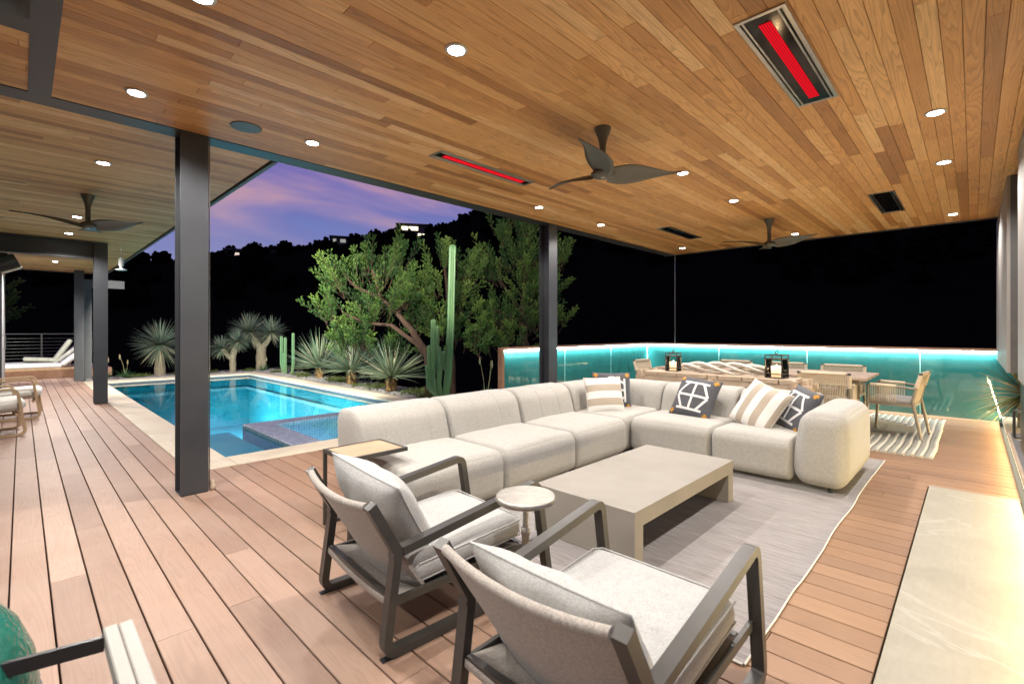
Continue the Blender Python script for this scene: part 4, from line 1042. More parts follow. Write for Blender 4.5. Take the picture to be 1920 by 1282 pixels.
# ================================================================ LOUNGE ARMCHAIRS (x forward, y across)
def armchair(loc, rz, label, pil):
    t_ = thing('lounge_armchair', loc, label, 'armchair', 'metal framed lounge armchairs', rz)
    W = 0.335
    for s in (-1, 1):
        y = s * W
        loop = fillet([(0.055, y, 0.425), (0.0, y, 0.022), (0.95, y, 0.022), (0.865, y, 0.535), (0.075, y, 0.425)], [0, 0.06, 0.045, 0.045, 0], 6)
        loop[0] = Vector((0.055, y, 0.43))
        MB().bar(loop, 0.046, 0.036, (0, 1, 0)).build('side_frame', FRAME, t_, False, False)
        MB().bar([(0.048, y, 0.40), (0.052, y, 0.432), (-0.062, y, 0.640)], 0.0455, 0.040, (0, 1, 0)).build('back_upright', FRAME, t_, False, False)
        MB().bar([(0.03, y * 0.955, 0.212), (0.90, y * 0.955, 0.225)], 0.016, 0.034, (0, 1, 0)).build('seat_rail', FRAME, t_, False, False)
        MB().box(-0.014, y - 0.016, 0.0005, 0.06, y + 0.016, 0.0045).build('glide', BLACK, t_, False, False)
        MB().box(0.88, y - 0.016, 0.0005, 0.94, y + 0.016, 0.0045).build('glide', BLACK, t_, False, False)
    MB().bar([(0.775, -W + 0.030, 0.225), (0.775, W - 0.030, 0.225)], 0.03, 0.03, (1, 0, 0)).build('front_rail', FRAME, t_, False, False)
    MB().bar([(0.035, -W + 0.024, 0.225), (0.035, W - 0.024, 0.225)], 0.028, 0.028, (1, 0, 0)).build('rear_rail', FRAME, t_, False, False)
    # sling back: bows backwards between the uprights, rolled over a top bar
    def back(yy, v, off):
        bow = 0.075 * (1 - (yy / W) ** 2)
        P0, P1 = Vector((-0.060, 0, 0.628)), Vector((0.215, 0, 0.222))
        p = P0.lerp(P1, v); n = Vector((-0.828, 0, -0.561))
        return Vector((p.x, yy, p.z)) + n * (bow * (0.55 + 0.45 * v) + off)
    rows = []
    for i in range(21):
        yy = -W + 0.026 + (2 * W - 0.052) * i / 20; sec = []
        for v in (0, .02, .05, .1, .2, .3, .4, .5, .6, .7, .8, .9, 1.0): sec.append(back(yy, v, -0.008))
        for v in (1.0, .9, .8, .7, .6, .5, .4, .3, .2, .1, .05): sec.append(back(yy, v, 0.006))
        top = back(yy, 0, 0.0)
        for a in (200, 160, 120, 80, 40, 0, -40):
            ra = math.radians(a); sec.append(top + Vector((-0.017 * math.cos(ra) * -1, 0, 0.017 * math.sin(ra) + 0.004)))
        rows.append(sec)
    mb = MB().grid(rows, True); mb.poly(rows[0][::-1]); mb.poly(rows[-1]); mb.build('sling_back', SLING, t_, True, False)
    # sling seat from the rear rail, sagging, to the front rail
    rows = []
    for i in range(17):
        yy = -W + 0.026 + (2 * W - 0.052) * i / 16; sec = []
        prof = [(0.018, 0.235), (0.03, 0.245), (0.06, 0.236), (0.2, 0.208), (0.4, 0.208), (0.55, 0.222), (0.65, 0.232), (0.74, 0.240), (0.785, 0.244), (0.796, 0.232)]
        sag = 0.02 * (1 - (yy / W) ** 2)
        sec = [(x, yy, z - sag) for x, z in prof] + [(x, yy, z - sag - 0.012) for x, z in prof[::-1][2:-2]] + [(0.03, yy, 0.20 - sag), (0.016, yy, 0.212 - sag)]
        rows.append(sec)
    mb = MB().grid(rows, True); mb.poly(rows[0][::-1]); mb.poly(rows[-1]); mb.build('sling_seat', SLING, t_, True, False)
    # boxed seat cushion
    def sw(w):
        zz = 0.255 + 0.10 * (w.x - 0.2) + 0.03 * (1 if w.x > 0.8 else 0) * 0
        return Vector((w.x, w.y, w.z + 0.06 * (w.x - 0.2) + 0.006 * noise.noise(Vector((w.x * 5, w.y * 5, loc[1])))))
    softbox(0.15, -W + 0.03, 0.222, 0.800, W - 0.03, 0.332, 0.05, (0.012, 0.006, 0.020), (), 0, sw).build('seat_cushion', LINEN, t_, True, False)
    for zz in (0.246, 0.320):
        p = [(x, y, zz + 0.06 * (x - 0.2)) for x, y in ((0.18, -W + 0.031), (0.775, -W + 0.031), (0.803, -W + 0.06), (0.803, W - 0.06), (0.775, W - 0.031), (0.18, W - 0.031))]
        MB().tube(p, 0.004, 6).build('seat_piping', LINEN, t_, True, False)
    c, n, S, T, spin, ex = pil
    M4 = basis(c, n, UP, spin); mb, f = pillow_mesh(S, T, loc[1] * 3.1, n=24, wob=0.02)
    q = MB().add(mb, M4 @ Matrix.Diagonal((ex, 1, 1, 1))); q.build('back_cushion', LINEN, t_, True, False)
    ed = []
    for k_ in range(4):
        for i in range(18):
            a = -1 + 2 * i / 18; s, t2 = ((a, -1), (1, a), (-a, 1), (-1, -a))[k_]; p = f(s * 0.999, t2 * 0.999, 0); ed.append(M4 @ Vector((p.x * ex, p.y, 0)))
    ed.append(ed[0]); MB().tube(ed, 0.0045, 6, False).build('piping', LINEN, t_, True, False)
    return t_
armchair((1.045, 2.045, 0.0), math.radians(-4.0), 'pale cushioned metal armchair on the left, beside the slatted side table', ((0.175, 0.02, 0.495), (0.84, 0.05, 0.52), 0.47, 0.20, 0.13, 1.18))
armchair((1.02, 0.915, 0.0), math.radians(0.5), 'nearest pale cushioned metal armchair at the bottom edge of the view', ((0.150, 0.0, 0.435), (0.85, 0.0, 0.52), 0.44, 0.16, 0.0, 1.38))
# ================================================================ DINING
dt_ = thing('dining_table', (7.7, 2.3, 0), 'long teak dining table beyond the sofa', 'table')
TX0, TX1, TY0, TY1 = 7.16, 8.25, 0.93, 3.70
n_ = 16
for i in range(n_):
    L = (TY1 - TY0) / n_; a = TY0 + L * i
    MB().cbox(TX0, a + 0.002, 0.722, TX1, a + L - 0.002, 0.752, 0.003).build('plank', TEAK, dt_)
MB().box(TX0 + 0.06, TY0 + 0.08, 0.66, TX1 - 0.06, TY1 - 0.08, 0.7215).build('apron', TAUPEFR, dt_)
for x in (TX0 + 0.14, TX1 - 0.14):
    for y in (TY0 + 0.28, TY1 - 0.28):
        MB().lathe([(0.028, 0.0), (0.045, 0.66)], 16, (x, y, 0.013)).build('leg', TAUPEFR, dt_, True)
def dining_chair(loc, rz, label, proto=[]):
    if proto:
        o = copy_tree(proto[0]); o.location = loc; o.rotation_euler = (0, 0, rz); o['label'] = label; return o
    t_ = thing('dining_chair', loc, label, 'chair', 'rope dining chairs', rz); proto.append(t_)
    # x forward, y across
    for s in (-1, 1):
        y = s * 0.265
        MB().tube([(-0.30, y * 1.06, 0.0), (-0.215, y, 0.46), (-0.245, y, 0.60), (-0.29, y, 0.80)], [0.017, 0.019, 0.018, 0.017], 10).build('rear_leg', TAUPEFR, t_, True, False)
        MB().tube([(0.25, y * 1.04, 0.0), (0.225, y, 0.43), (0.225, y, 0.63)], 0.017, 10).build('front_leg', TAUPEFR, t_, True, False)
        MB().tube([(-0.245, y, 0.615), (0.0, y, 0.635), (0.232, y, 0.640)], 0.015, 8).build('arm_rail', TAUPEFR, t_, True, False)
        MB().bar([(-0.21, y, 0.41), (0.225, y, 0.41)], 0.022, 0.04, (0, 1, 0)).build('side_rail', TAUPEFR, t_, False, False)
        MB().tube([(-0.06, y, 0.637), (0.20, y, 0.644)], 0.020, 8).build('arm_wrap', ROPE, t_, True, False)
        MB().tube([(-0.250, y, 0.63), (-0.292, y, 0.785)], 0.0225, 10).build('back_wrap', ROPE, t_, True, False)
        MB().lathe([(0.0, 0.0), (0.020, 0.0), (0.020, 0.022), (0.0, 0.026)], 12, (-0.292, y, 0.785)).build('cap', BLACK, t_, True, False)
        c = MB()
        for i in range(15):
            x = -0.055 + 0.25 * i / 14; c.tube([(x, y, 0.637), (x, y, 0.41)], 0.0042, 4, False)
        tag(c.build('arm_ropes', ROPE, t_, False, False), kind='stuff')
    for x, z in ((0.225, 0.41), (-0.21, 0.41)):
        MB().bar([(x, -0.265, z), (x, 0.265, z)], 0.022, 0.04, (1, 0, 0)).build('cross_rail', TAUPEFR, t_, False, False)
    MB().tube([(-0.29, -0.265, 0.795), (-0.29, 0.265, 0.795)], 0.014, 8).build('top_rail', TAUPEFR, t_, True, False)
    MB().tube([(-0.29, -0.235, 0.795), (-0.29, 0.235, 0.795)], 0.0195, 8).build('top_wrap', ROPE, t_, True, False)
    c = MB()
    for i in range(27):
        y = -0.225 + 0.45 * i / 26; c.tube([(-0.29, y, 0.795), (-0.262, y, 0.66), (-0.205, y, 0.41)], 0.0052, 4, False)
    tag(c.build('back_ropes', ROPE, t_, False, False), kind='stuff')
    c = MB()
    for i in range(9):
        z = 0.66 + 0.013 * i; x = -0.262 - 0.028 * (z - 0.66) / 0.135; c.tube([(x - 0.003, -0.25, z), (x - 0.003, 0.25, z)], 0.0045, 4, False)
    tag(c.build('cross_ropes', ROPE, t_, False, False), kind='stuff')
    softbox(-0.20, -0.25, 0.42, 0.23, 0.25, 0.475, 0.022, (0, 0, 0.012)).build('seat_pad', simple('seat_pad_cloth', (0.25, 0.235, 0.22), (0.2, 0.19, 0.175), 0.9, 0, 60), t_, True, False)
    return t_
DZ = 0.014
dining_chair((7.18, 1.33, DZ), 0.0, 'rope dining chair nearest the sofa arm, with its back to us')
dining_chair((7.14, 2.12, DZ), 0.05, 'rope dining chair with its back to the sofa, partly behind the right lantern')
dining_chair((7.16, 2.92, DZ), -0.04, 'rope dining chair with its back to the sofa, behind the braided wood and left lantern')
dining_chair((8.33, 1.41, DZ), PI, 'rope dining chair on the far side of the table, rightmost by the glass')
dining_chair((8.36, 2.16, DZ), PI + 0.04, 'rope dining chair on the far side of the table, seen right of the right lantern')
dining_chair((8.34, 2.98, DZ), PI - 0.05, 'rope dining chair on the far side of the table, between the two lanterns')
dining_chair((7.78, 0.72, DZ), PI / 2 - 0.08, 'rope dining chair at the near right head of the table, seen from its side')
dining_chair((7.75, 3.98, DZ), -PI / 2, 'rope dining chair at the left head of the table, behind the left lantern')

# ================================================================ CONSOLE behind the sofa
cs = thing('console_table', (6.3, 2.38, 0), 'rustic pale wood console with thick cross planks behind the sofa', 'console')
y = 1.46; i = 0; wds = (0.16, 0.27, 0.135, 0.29, 0.13, 0.28, 0.125, 0.27, 0.12, 0.13)
for w_ in wds:
    y1 = min(3.32, y + w_)
    softbox(6.10 + random.uniform(-.008, .008), y + 0.005, 0.712, 6.50, y1 - 0.005, 0.772 + random.uniform(-.002, .002), 0.007, inner=1).build('plank', PALEWOOD, cs); y = y1
    if y >= 3.315: break
YE = y
for x in (6.105, 6.44):
    MB().box(x, 1.30, 0.65, x + 0.055, YE + 0.14, 0.7095).build('long_rail', PALEWOOD, cs)
    MB().box(x, 1.36, 0.14, x + 0.05, YE + 0.08, 0.19).build('stretcher', PALEWOOD, cs)
for x in (6.056, 6.497):
    for yy in (1.42, 2.36, YE + 0.03):
        MB().cbox(x, yy, 0.0, x + 0.047, yy + 0.06, 0.71 if yy == 2.36 else (0.79 if yy > 3 else 0.765), 0.004).build('leg', PALEWOOD, cs)
for yy in (1.345, YE + 0.095):
    MB().box(6.06, yy, 0.58, 6.53, yy + 0.05, 0.6485).build('cross_block', PALEWOOD, cs)
    for x in (6.17, 6.36): MB().cbox(x, yy - 0.003, 0.6495, x + 0.055, yy + 0.053, 0.775, 0.004).build('end_post', PALEWOOD, cs)
# lanterns
CANDLE = simple('candle_wax', (0.80, 0.64, 0.46), (0.74, 0.58, 0.41), 0.6)
_p = [n for n in CANDLE.node_tree.nodes if n.type == 'BSDF_PRINCIPLED'][0]; _p.inputs['Emission Color'].default_value = (1.0, 0.60, 0.30, 1); _p.inputs['Emission Strength'].default_value = 0.9
FLAME = emit('flame', (1.0, 0.72, 0.35), 25.0)
LANF = simple('lantern_iron', (0.03, 0.027, 0.024), (0.045, 0.04, 0.034), 0.5, 0.3, 20)
def lantern(x, y, w, h, rz, label):
    t_ = thing('lantern', (x, y, 0.774), label, 'lantern', 'candle lanterns on the console', rz)
    a = w / 2; b = 0.0055
    for sx in (-1, 1):
        for sy in (-1, 1): MB().box(sx * a - b, sy * a - b, 0.0, sx * a + b, sy * a + b, h).build('corner_post', LANF, t_, False, False)
    for z in (0.0, h * 0.16, h * 0.80, h - 0.012):
        for s in (-1, 1):
            MB().box(-a + b, s * a - b * 0.8, z + 0.0005, a - b, s * a + b * 0.8, z + 0.011).build('cross_bar', LANF, t_, False, False)
            MB().box(s * a - b * 0.8, -a + b, z + 0.0008, s * a + b * 0.8, a - b, z + 0.0112).build('cross_bar', LANF, t_, False, False)
    MB().box(-a + b, -a + b, 0.001, a - b, a - b, 0.006).build('floor_plate', LANF, t_, False, False)
    MB().box(-a + b, -0.008, h - 0.009, a - b, 0.008, h - 0.003).build('top_bar', LANF, t_, False, False)
    for s in (-1, 1):
        MB().box(-a + b, s * a - 0.001, 0.012, a - b, s * a + 0.001, h * 0.8).build('pane', CLEAR, t_, False, False)
        MB().box(s * a - 0.001, -a + b, 0.012, s * a + 0.001, a - b, h * 0.8).build('pane', CLEAR, t_, False, False)
    ring = [(0.035 * math.cos(2 * PI * k_ / 16), 0, h + 0.028 + 0.022 * math.sin(2 * PI * k_ / 16)) for k_ in range(17)]
    MB().tube(ring, 0.005, 6, False).build('ring', LANF, t_, True, False)
    r = w * 0.31
    MB().lathe([(0.0, 0.007), (r, 0.007), (r * 1.08, h * 0.50), (r * 0.9, h * 0.50), (r * 0.8, h * 0.47), (0.0, h * 0.465)], 24).build('candle', CANDLE, t_, True, False)
    MB().lathe([(0.0, h * 0.47), (0.008, h * 0.49), (0.006, h * 0.53), (0.0, h * 0.58)], 10).build('flame', FLAME, t_, True, False)
    L = bpy.data.lights.new('candle_lamp', 'POINT'); L.energy = 5.0; L.color = (1.0, 0.62, 0.30); L.shadow_soft_size = 0.012
    o = bpy.data.objects.new('candle_lamp', L); COL.objects.link(o); o.parent = t_; o.location = (0, 0, h * 0.56)
lantern(6.30, 2.99, 0.155, 0.255, 0.10, 'black iron candle lantern at the left end of the console')
lantern(6.26, 1.68, 0.185, 0.275, -0.12, 'larger black iron candle lantern toward the right end of the console')
bd = thing('braided_wood', (6.28, 2.30, 0.774), 'bleached braided driftwood ornament lying between the lanterns', 'ornament')
for k_ in range(4):
    pts = []; rr = []
    for i in range(49):
        s = i / 48; yy = 0.52 - 1.04 * s; env = 0.45 + 0.55 * math.sin(PI * s) ** 0.6
        ph = 2 * PI * (1.05 * s + k_ / 4.0) + 0.4
        pts.append((0.05 * math.cos(ph) * env + 0.012 * (k_ - 1.5), yy + 0.012 * math.sin(9 * s + k_), 0.078 + 0.062 * math.sin(ph) * env - 0.012 * (1 - env))); rr.append(0.020 + 0.006 * math.sin(7 * s + 2 * k_))
    MB().tube(pts, rr, 10).build('strand', DRIFT, bd, True, False)

# ================================================================ LEFT WING: oak chairs, loungers, cable railing
def oak_chair(loc, rz, label):
    t_ = thing('oak_lounge_chair', loc, label, 'armchair', 'bent oak lounge chairs', rz)
    for s in (-1, 1):
        y = s * 0.33
        lp = fillet([(-0.10, y, 0.56), (0.66, y, 0.60), (0.74, y, 0.018), (0.0, y, 0.018), (-0.18, y, 0.30)], [0, .08, .08, .08, 0], 6)
        MB().bar(lp, 0.042, 0.030, (0, 1, 0)).build('side_frame', OAK, t_, False, False)
        MB().bar([(0.06, y * 0.93, 0.22), (-0.25, y * 0.93, 0.80)], 0.03, 0.03, (0, 1, 0)).build('back_post', OAK, t_, False, False)
    for x, z in ((0.66, 0.27), (0.05, 0.24), (-0.20, 0.72)):
        MB().bar([(x, -0.31, z), (x, 0.31, z)], 0.03, 0.035, (1, 0, 0)).build('cross_rail', OAK, t_, False, False)
    softbox(0.02, -0.30, 0.27, 0.74, 0.30, 0.40, 0.055, (0.01, 0.01, 0.03), warp=lambda w: Vector((w.x, w.y, w.z + 0.08 * w.x))).build('seat_cushion', CREAMC, t_, True, False)
    m = softbox(-0.28, -0.06, -0.25, 0.28, 0.06, 0.25, 0.055, (0.01, 0.03, 0.01)); M4 = Matrix.Translation((-0.07, 0, 0.60)) @ Matrix.Rotation(-PI / 2, 4, 'Z') @ Matrix.Rotation(-0.42, 4, 'X')
    MB().add(m, M4).build('back_cushion', CREAMC, t_, True, False)
oak_chair((-0.72, 8.95, 0), math.radians(4), 'front oak lounge chair with cream cushion at the left edge')
oak_chair((-0.52, 10.55, 0), math.radians(-3), 'rear oak lounge chair with cream cushion, behind the front one')
# raised lounge platform
pf = MB().cbox(-2.2, 18.62, 0.0, 1.9, 18.66, 0.235, 0.004).box(-2.2, 18.661, 0.0, 1.9, 21.4, 0.23).build('platform', IPE); tag(pf, kind='structure')
def lounger(loc, rz, label, mat_, two):
    t_ = thing('sun_lounger', loc, label, 'sun lounger', 'low sun loungers', rz)
    MB().box(-1.25, -0.36, 0.0, 0.55, 0.36, 0.055).build('base', OAK, t_, False, False)
    softbox(-1.25, -0.36, 0.056, 0.22, 0.36, 0.155, 0.035, (0, 0, 0.01)).build('mattress', mat_, t_, True, False)
    m = softbox(-0.02, -0.36, -0.05, 0.72, 0.36, 0.05, 0.035, (0, 0, 0.015)); M4 = Matrix.Translation((0.24, 0, 0.13)) @ Matrix.Rotation(-0.75, 4, 'Y')
    MB().add(m, M4).build('backrest', mat_, t_, True, False)
    MB().bar([(0.22, -0.30, 0.06), (0.74, -0.30, 0.53)], 0.03, 0.03, (0, 1, 0)).build('back_stay', OAK, t_, False, False)
    MB().bar([(0.74, -0.30, 0.53), (0.55, -0.30, 0.03)], 0.025, 0.025, (0, 1, 0)).build('back_prop', OAK, t_, False, False)
lounger((0.60, 19.06, 0.232), 0.0, 'nearer white sun lounger with raised back, behind the third post', simple('white_canvas', (0.72, 0.72, 0.70), (0.66, 0.66, 0.64), 0.9, 0, 20), True)
lounger((0.45, 20.0, 0.232), 0.0, 'farther grey sun lounger beside the railing', simple('grey_canvas', (0.62, 0.62, 0.56), (0.55, 0.55, 0.50), 0.9, 0, 20), True)
bb = thing('folding_lounge_chair', (1.0, 19.98, 0.39), 'pale olive quilted folding seat lying on the farther lounger', 'lounge chair')
for nm, c, sx, sz, rot in (('seat_pad', (-0.55, 0, 0.08), 0.42, 0.05, 0.08), ('back_pad', (-0.12, 0, 0.36), 0.36, 0.05, -1.05)):
    m = softbox(-sx, -0.34, -sz, sx, 0.34, sz, 0.045, (0, 0, 0.012), (-0.12, 0.12), 0, None, 0.014); M4 = Matrix.Translation(c) @ Matrix.Rotation(rot, 4, 'Y')
    MB().add(m, M4).build(nm, GREENISH, bb, True, False)
ws = thing('added_wall_lamp', (-0.42, 17.47, 2.3), 'small unseen wall lamp added on the plaster wall end to light the loungers', 'wall lamp')  # lamp added out of view to brighten the loungers
MB().box(-0.05, 0.0, -0.08, 0.05, 0.06, 0.08).build('housing', BLACK, ws, False, False)
MB().box(-0.04, 0.01, -0.086, 0.04, 0.055, -0.081).build('lens', LENS, ws, False, False)
L = bpy.data.lights.new('added_wall_spot', 'SPOT'); L.energy = 260; L.spot_size = math.radians(120); L.spot_blend = 0.6; L.color = (1.0, 0.96, 0.88); L.shadow_soft_size = 0.04
o = bpy.data.objects.new('added_wall_spot', L); COL.objects.link(o); o.parent = ws; o.location = (0, 0.07, -0.1); o.rotation_euler = (math.radians(48), 0, math.radians(-25))
cr_ = thing('cable_railing', (0, 21.3, 0.16), 'thin cable railing behind the sun loungers', 'railing')
for x in (-2.1, -0.75, 0.45, 1.85): MB().box(x - 0.02, 21.28, 0.16, x + 0.02, 21.32, 1.22).build('rail_post', FASC, cr_)
MB().box(-2.2, 21.275, 1.2205, 1.9, 21.325, 1.245).build('top_rail', FASC, cr_)
for i in range(9): MB().tube([(-2.2, 21.3, 0.25 + 0.105 * i), (1.9, 21.3, 0.25 + 0.105 * i)], 0.003, 5).build('cable', STAINLESS, cr_, True)

# ================================================================ KAMADO GRILL in the near left corner
t = NT('green_ceramic'); co = t.coord()
vo = t.n('ShaderNodeTexVoronoi'); t.l(co, vo.inputs['Vector']); vo.inputs['Scale'].default_value = 62
col = t.mix(t.ramp(t.noise(co, 9, 4), [(0.35, (0, 0, 0)), (0.65, (1, 1, 1))]), (0.012, 0.095, 0.065), (0.02, 0.15, 0.11))
t.bsdf(col, 0.16, 0, t.bump(vo.outputs['Distance'], 0.5, 0.006)); KAM = t.m
GREYW = simple('greyed_wood', (0.40, 0.375, 0.34), (0.30, 0.28, 0.25), 0.7, 0, 9, 0.2, 50, 0.003, 0.3, (1, 0.15, 1))
kg = thing('kamado_grill', (-0.225, 1.66, -0.07), 'glossy dark green ceramic kamado grill in the bottom left corner', 'grill')
MB().lathe([(0.25, 0.50), (0.258, 0.55), (0.25, 0.62), (0.222, 0.70), (0.175, 0.765), (0.11, 0.805), (0.05, 0.818), (0.0, 0.82)], 40).build('lid', KAM, kg, True, False)
MB().lathe([(0.0, 0.12), (0.12, 0.125), (0.18, 0.18), (0.225, 0.28), (0.25, 0.40), (0.255, 0.485)], 40).build('base_bowl', KAM, kg, True, False)
MB().lathe([(0.2575, 0.468), (0.2625, 0.468), (0.2625, 0.488), (0.2575, 0.488)], 40).build('band', BLACK, kg, False, False)
MB().lathe([(0.2575, 0.498), (0.2635, 0.498), (0.2635, 0.518), (0.2575, 0.518)], 40).build('band', BLACK, kg, False, False)
MB().lathe([(0.05, 0.80), (0.055, 0.85), (0.045, 0.875), (0.0, 0.878)], 20).build('vent_cap', BLACK, kg, True, False)
MB().bar([(0.10, -0.10, 0.655), (0.362, -0.165, 0.655)], 0.012, 0.032, (0, 1, 0)).build('bracket', BLACK, kg, False, False)
MB().cbox(0.363, -0.66, 0.642, 0.390, -0.14, 0.682, 0.003).build('handle', GREYW, kg, False, False)
MB().cbox(0.392, -0.66, 0.640, 0.420, -0.14, 0.680, 0.003).build('handle', GREYW, kg, False, False)
for k_ in range(4):
    a = PI / 4 + k_ * PI / 2; c, s = math.cos(a), math.sin(a)
    MB().tube([(0.24 * c, 0.24 * s, 0.0), (0.23 * c, 0.23 * s, 0.36)], 0.012, 8).build('stand_leg', BLACK, kg, True, False)
MB().tube([(0.235 * math.cos(2 * PI * k_ / 32), 0.235 * math.sin(2 * PI * k_ / 32), 0.16) for k_ in range(33)], 0.01, 6, False).build('stand_ring', BLACK, kg, True, False)
# ================================================================ PLANTS
def leafmat(name, stops, rough=0.5, trans=0.25):
    t = NT(name); at = t.n('ShaderNodeAttribute', attribute_name='tint'); col = t.ramp(at.outputs['Fac'], stops)
    p = t.n('ShaderNodeBsdfPrincipled'); t.l(col, p.inputs['Base Color']); p.inputs['Roughness'].default_value = rough; p.inputs['Specular IOR Level'].default_value = 0.3
    tl = t.n('ShaderNodeBsdfTranslucent'); t.l(col, tl.inputs[0]); m_ = t.n('ShaderNodeMixShader'); m_.inputs[0].default_value = trans
    t.l(p.outputs[0], m_.inputs[1]); t.l(tl.outputs[0], m_.inputs[2]); t.l(m_.outputs[0], t.out.inputs['Surface']); return t.m
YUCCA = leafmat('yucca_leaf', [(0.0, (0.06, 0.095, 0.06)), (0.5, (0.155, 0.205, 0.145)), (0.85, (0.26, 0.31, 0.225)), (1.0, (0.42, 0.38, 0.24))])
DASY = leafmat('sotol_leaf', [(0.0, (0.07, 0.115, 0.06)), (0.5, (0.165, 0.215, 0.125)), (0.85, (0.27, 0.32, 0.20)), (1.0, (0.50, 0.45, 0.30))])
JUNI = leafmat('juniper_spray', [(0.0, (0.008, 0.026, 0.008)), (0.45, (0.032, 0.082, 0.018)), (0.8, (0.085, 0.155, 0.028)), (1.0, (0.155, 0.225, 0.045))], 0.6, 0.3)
GRASS = leafmat('tuft_leaf', [(0.0, (0.03, 0.06, 0.012)), (0.6, (0.09, 0.13, 0.025)), (1.0, (0.20, 0.19, 0.05))], 0.6, 0.3)
PALM = leafmat('palm_leaf', [(0.0, (0.05, 0.07, 0.02)), (0.6, (0.13, 0.15, 0.05)), (1.0, (0.36, 0.30, 0.14))], 0.5, 0.3)
BARK = simple('juniper_bark', (0.06, 0.034, 0.021), (0.025, 0.015, 0.010), 0.9, 0, 9, 0.9, 16, 0.02, 0.2, (1, 1, 0.15))
YTRUNK = simple('fibrous_trunk', (0.27, 0.235, 0.165), (0.16, 0.135, 0.09), 0.9, 0, 14, 0.9, 40, 0.012, 0.2, (1, 1, 1.6))
STRAW = simple('straw_trunk', (0.25, 0.155, 0.068), (0.12, 0.07, 0.028), 0.9, 0, 18, 0.9, 45, 0.012, 0.2, (1, 1, 2.5))
def blade(mb, tt, root, d, L, w, droop, rg, tint, n=4):
    d = d.normalized(); side = d.cross(Vector((0, 0, 1)))
    if side.length < 1e-3: side = Vector((1, 0, 0))
    side.normalize(); side = (side + Vector((rg.uniform(-.5, .5), rg.uniform(-.5, .5), rg.uniform(-.5, .5)))).normalized()
    rows = []
    for i in range(n + 1):
        s = i / n; p = root + d * (L * s) + Vector((0, 0, -droop * L * s * s)); ww = w * (1 - s ** 1.6) * 0.5 + 0.0006
        rows.append([p - side * ww, p + side * ww])
    b = len(mb.f); mb.grid(rows); tt += [tint] * (len(mb.f) - b)
def rosette(mb, tt, c, R, n, rg, emin=-62, emax=88, w=0.026, core=0.06, droop=0.12, dry=0.06):
    for i in range(n):
        e_ = math.radians(rg.uniform(emin, emax)); 
        z = rg.uniform(math.sin(math.radians(emin)), math.sin(math.radians(emax))); e_ = math.asin(z)
        a = rg.uniform(0, 2 * PI); d = Vector((math.cos(e_) * math.cos(a), math.cos(e_) * math.sin(a), math.sin(e_)))
        L = R * rg.uniform(0.72, 1.05) * (1.0 if e_ > 0 else 0.92)
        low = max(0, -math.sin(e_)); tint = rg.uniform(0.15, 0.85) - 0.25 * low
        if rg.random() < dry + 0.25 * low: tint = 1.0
        blade(mb, tt, c + d * core, d, L - core, w * rg.uniform(.8, 1.2), droop * rg.uniform(.3, 1.5) * math.cos(e_), rg, tint)
def leafbuild(mb, tt, name, mat_, par):
    mb.at['tint'] = tt; return mb.build(name, mat_, par, False)
def yucca(base, trunks, heads, label, sd):
    rg = random.Random(sd); t_ = thing('yucca_tree', base, label, 'yucca', 'trunked yuccas')
    for pts, r0, r1 in trunks:
        P_ = [Vector(p) for p in pts]; q = []
        for i in range(len(P_) - 1):
            for k_ in range(5): q.append(P_[i].lerp(P_[i + 1], k_ / 5))
        q.append(P_[-1]); m_ = len(q)
        MB().tube(q, [(r0 + (r1 - r0) * i / (m_ - 1)) * rg.uniform(.93, 1.07) for i in range(m_)], 12).build('trunk', YTRUNK, t_, True)
    for c, R, n in heads:
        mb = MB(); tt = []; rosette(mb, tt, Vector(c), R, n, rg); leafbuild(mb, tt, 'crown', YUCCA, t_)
yucca((2.91, 17.58, 0), [([(2.91, 17.58, -0.05), (2.90, 17.57, 0.4), (2.90, 17.56, 0.86)], 0.155, 0.11)], [((2.90, 17.55, 0.92), 0.86, 520)], 'single-headed yucca with a round crown left of the large post', 31)
yucca((4.76, 17.27, 0), [([(4.78, 17.24, -0.05), (4.77, 17.24, 0.45), (4.86, 17.22, 0.88)], 0.10, 0.085), ([(4.77, 17.24, 0.38), (4.6, 17.34, 0.6), (4.52, 17.4, 0.72)], 0.075, 0.07)],
      [((4.90, 17.2, 0.99), 0.52, 330), ((4.50, 17.45, 0.78), 0.50, 310)], 'small forked yucca with two pale heads right of the large post', 32)
yucca((5.80, 17.74, 0), [([(5.80, 17.74, -0.05), (5.79, 17.74, 0.4), (5.80, 17.73, 0.80)], 0.17, 0.15), ([(5.79, 17.74, 0.70), (5.65, 17.85, 0.98), (5.5, 17.96, 1.22)], 0.11, 0.09), ([(5.81, 17.73, 0.72), (5.98, 17.66, 0.98), (6.05, 17.6, 1.18)], 0.10, 0.085)],
      [((5.48, 18.0, 1.32), 0.78, 480), ((6.08, 17.65, 1.28), 0.68, 420)], 'tall forked yucca with two big heads at the far pool corner', 33)
STRAWL = leafmat('dry_leaf_base', [(0.0, (0.10, 0.06, 0.025)), (0.5, (0.25, 0.16, 0.07)), (1.0, (0.40, 0.28, 0.14))], 0.8, 0.1)
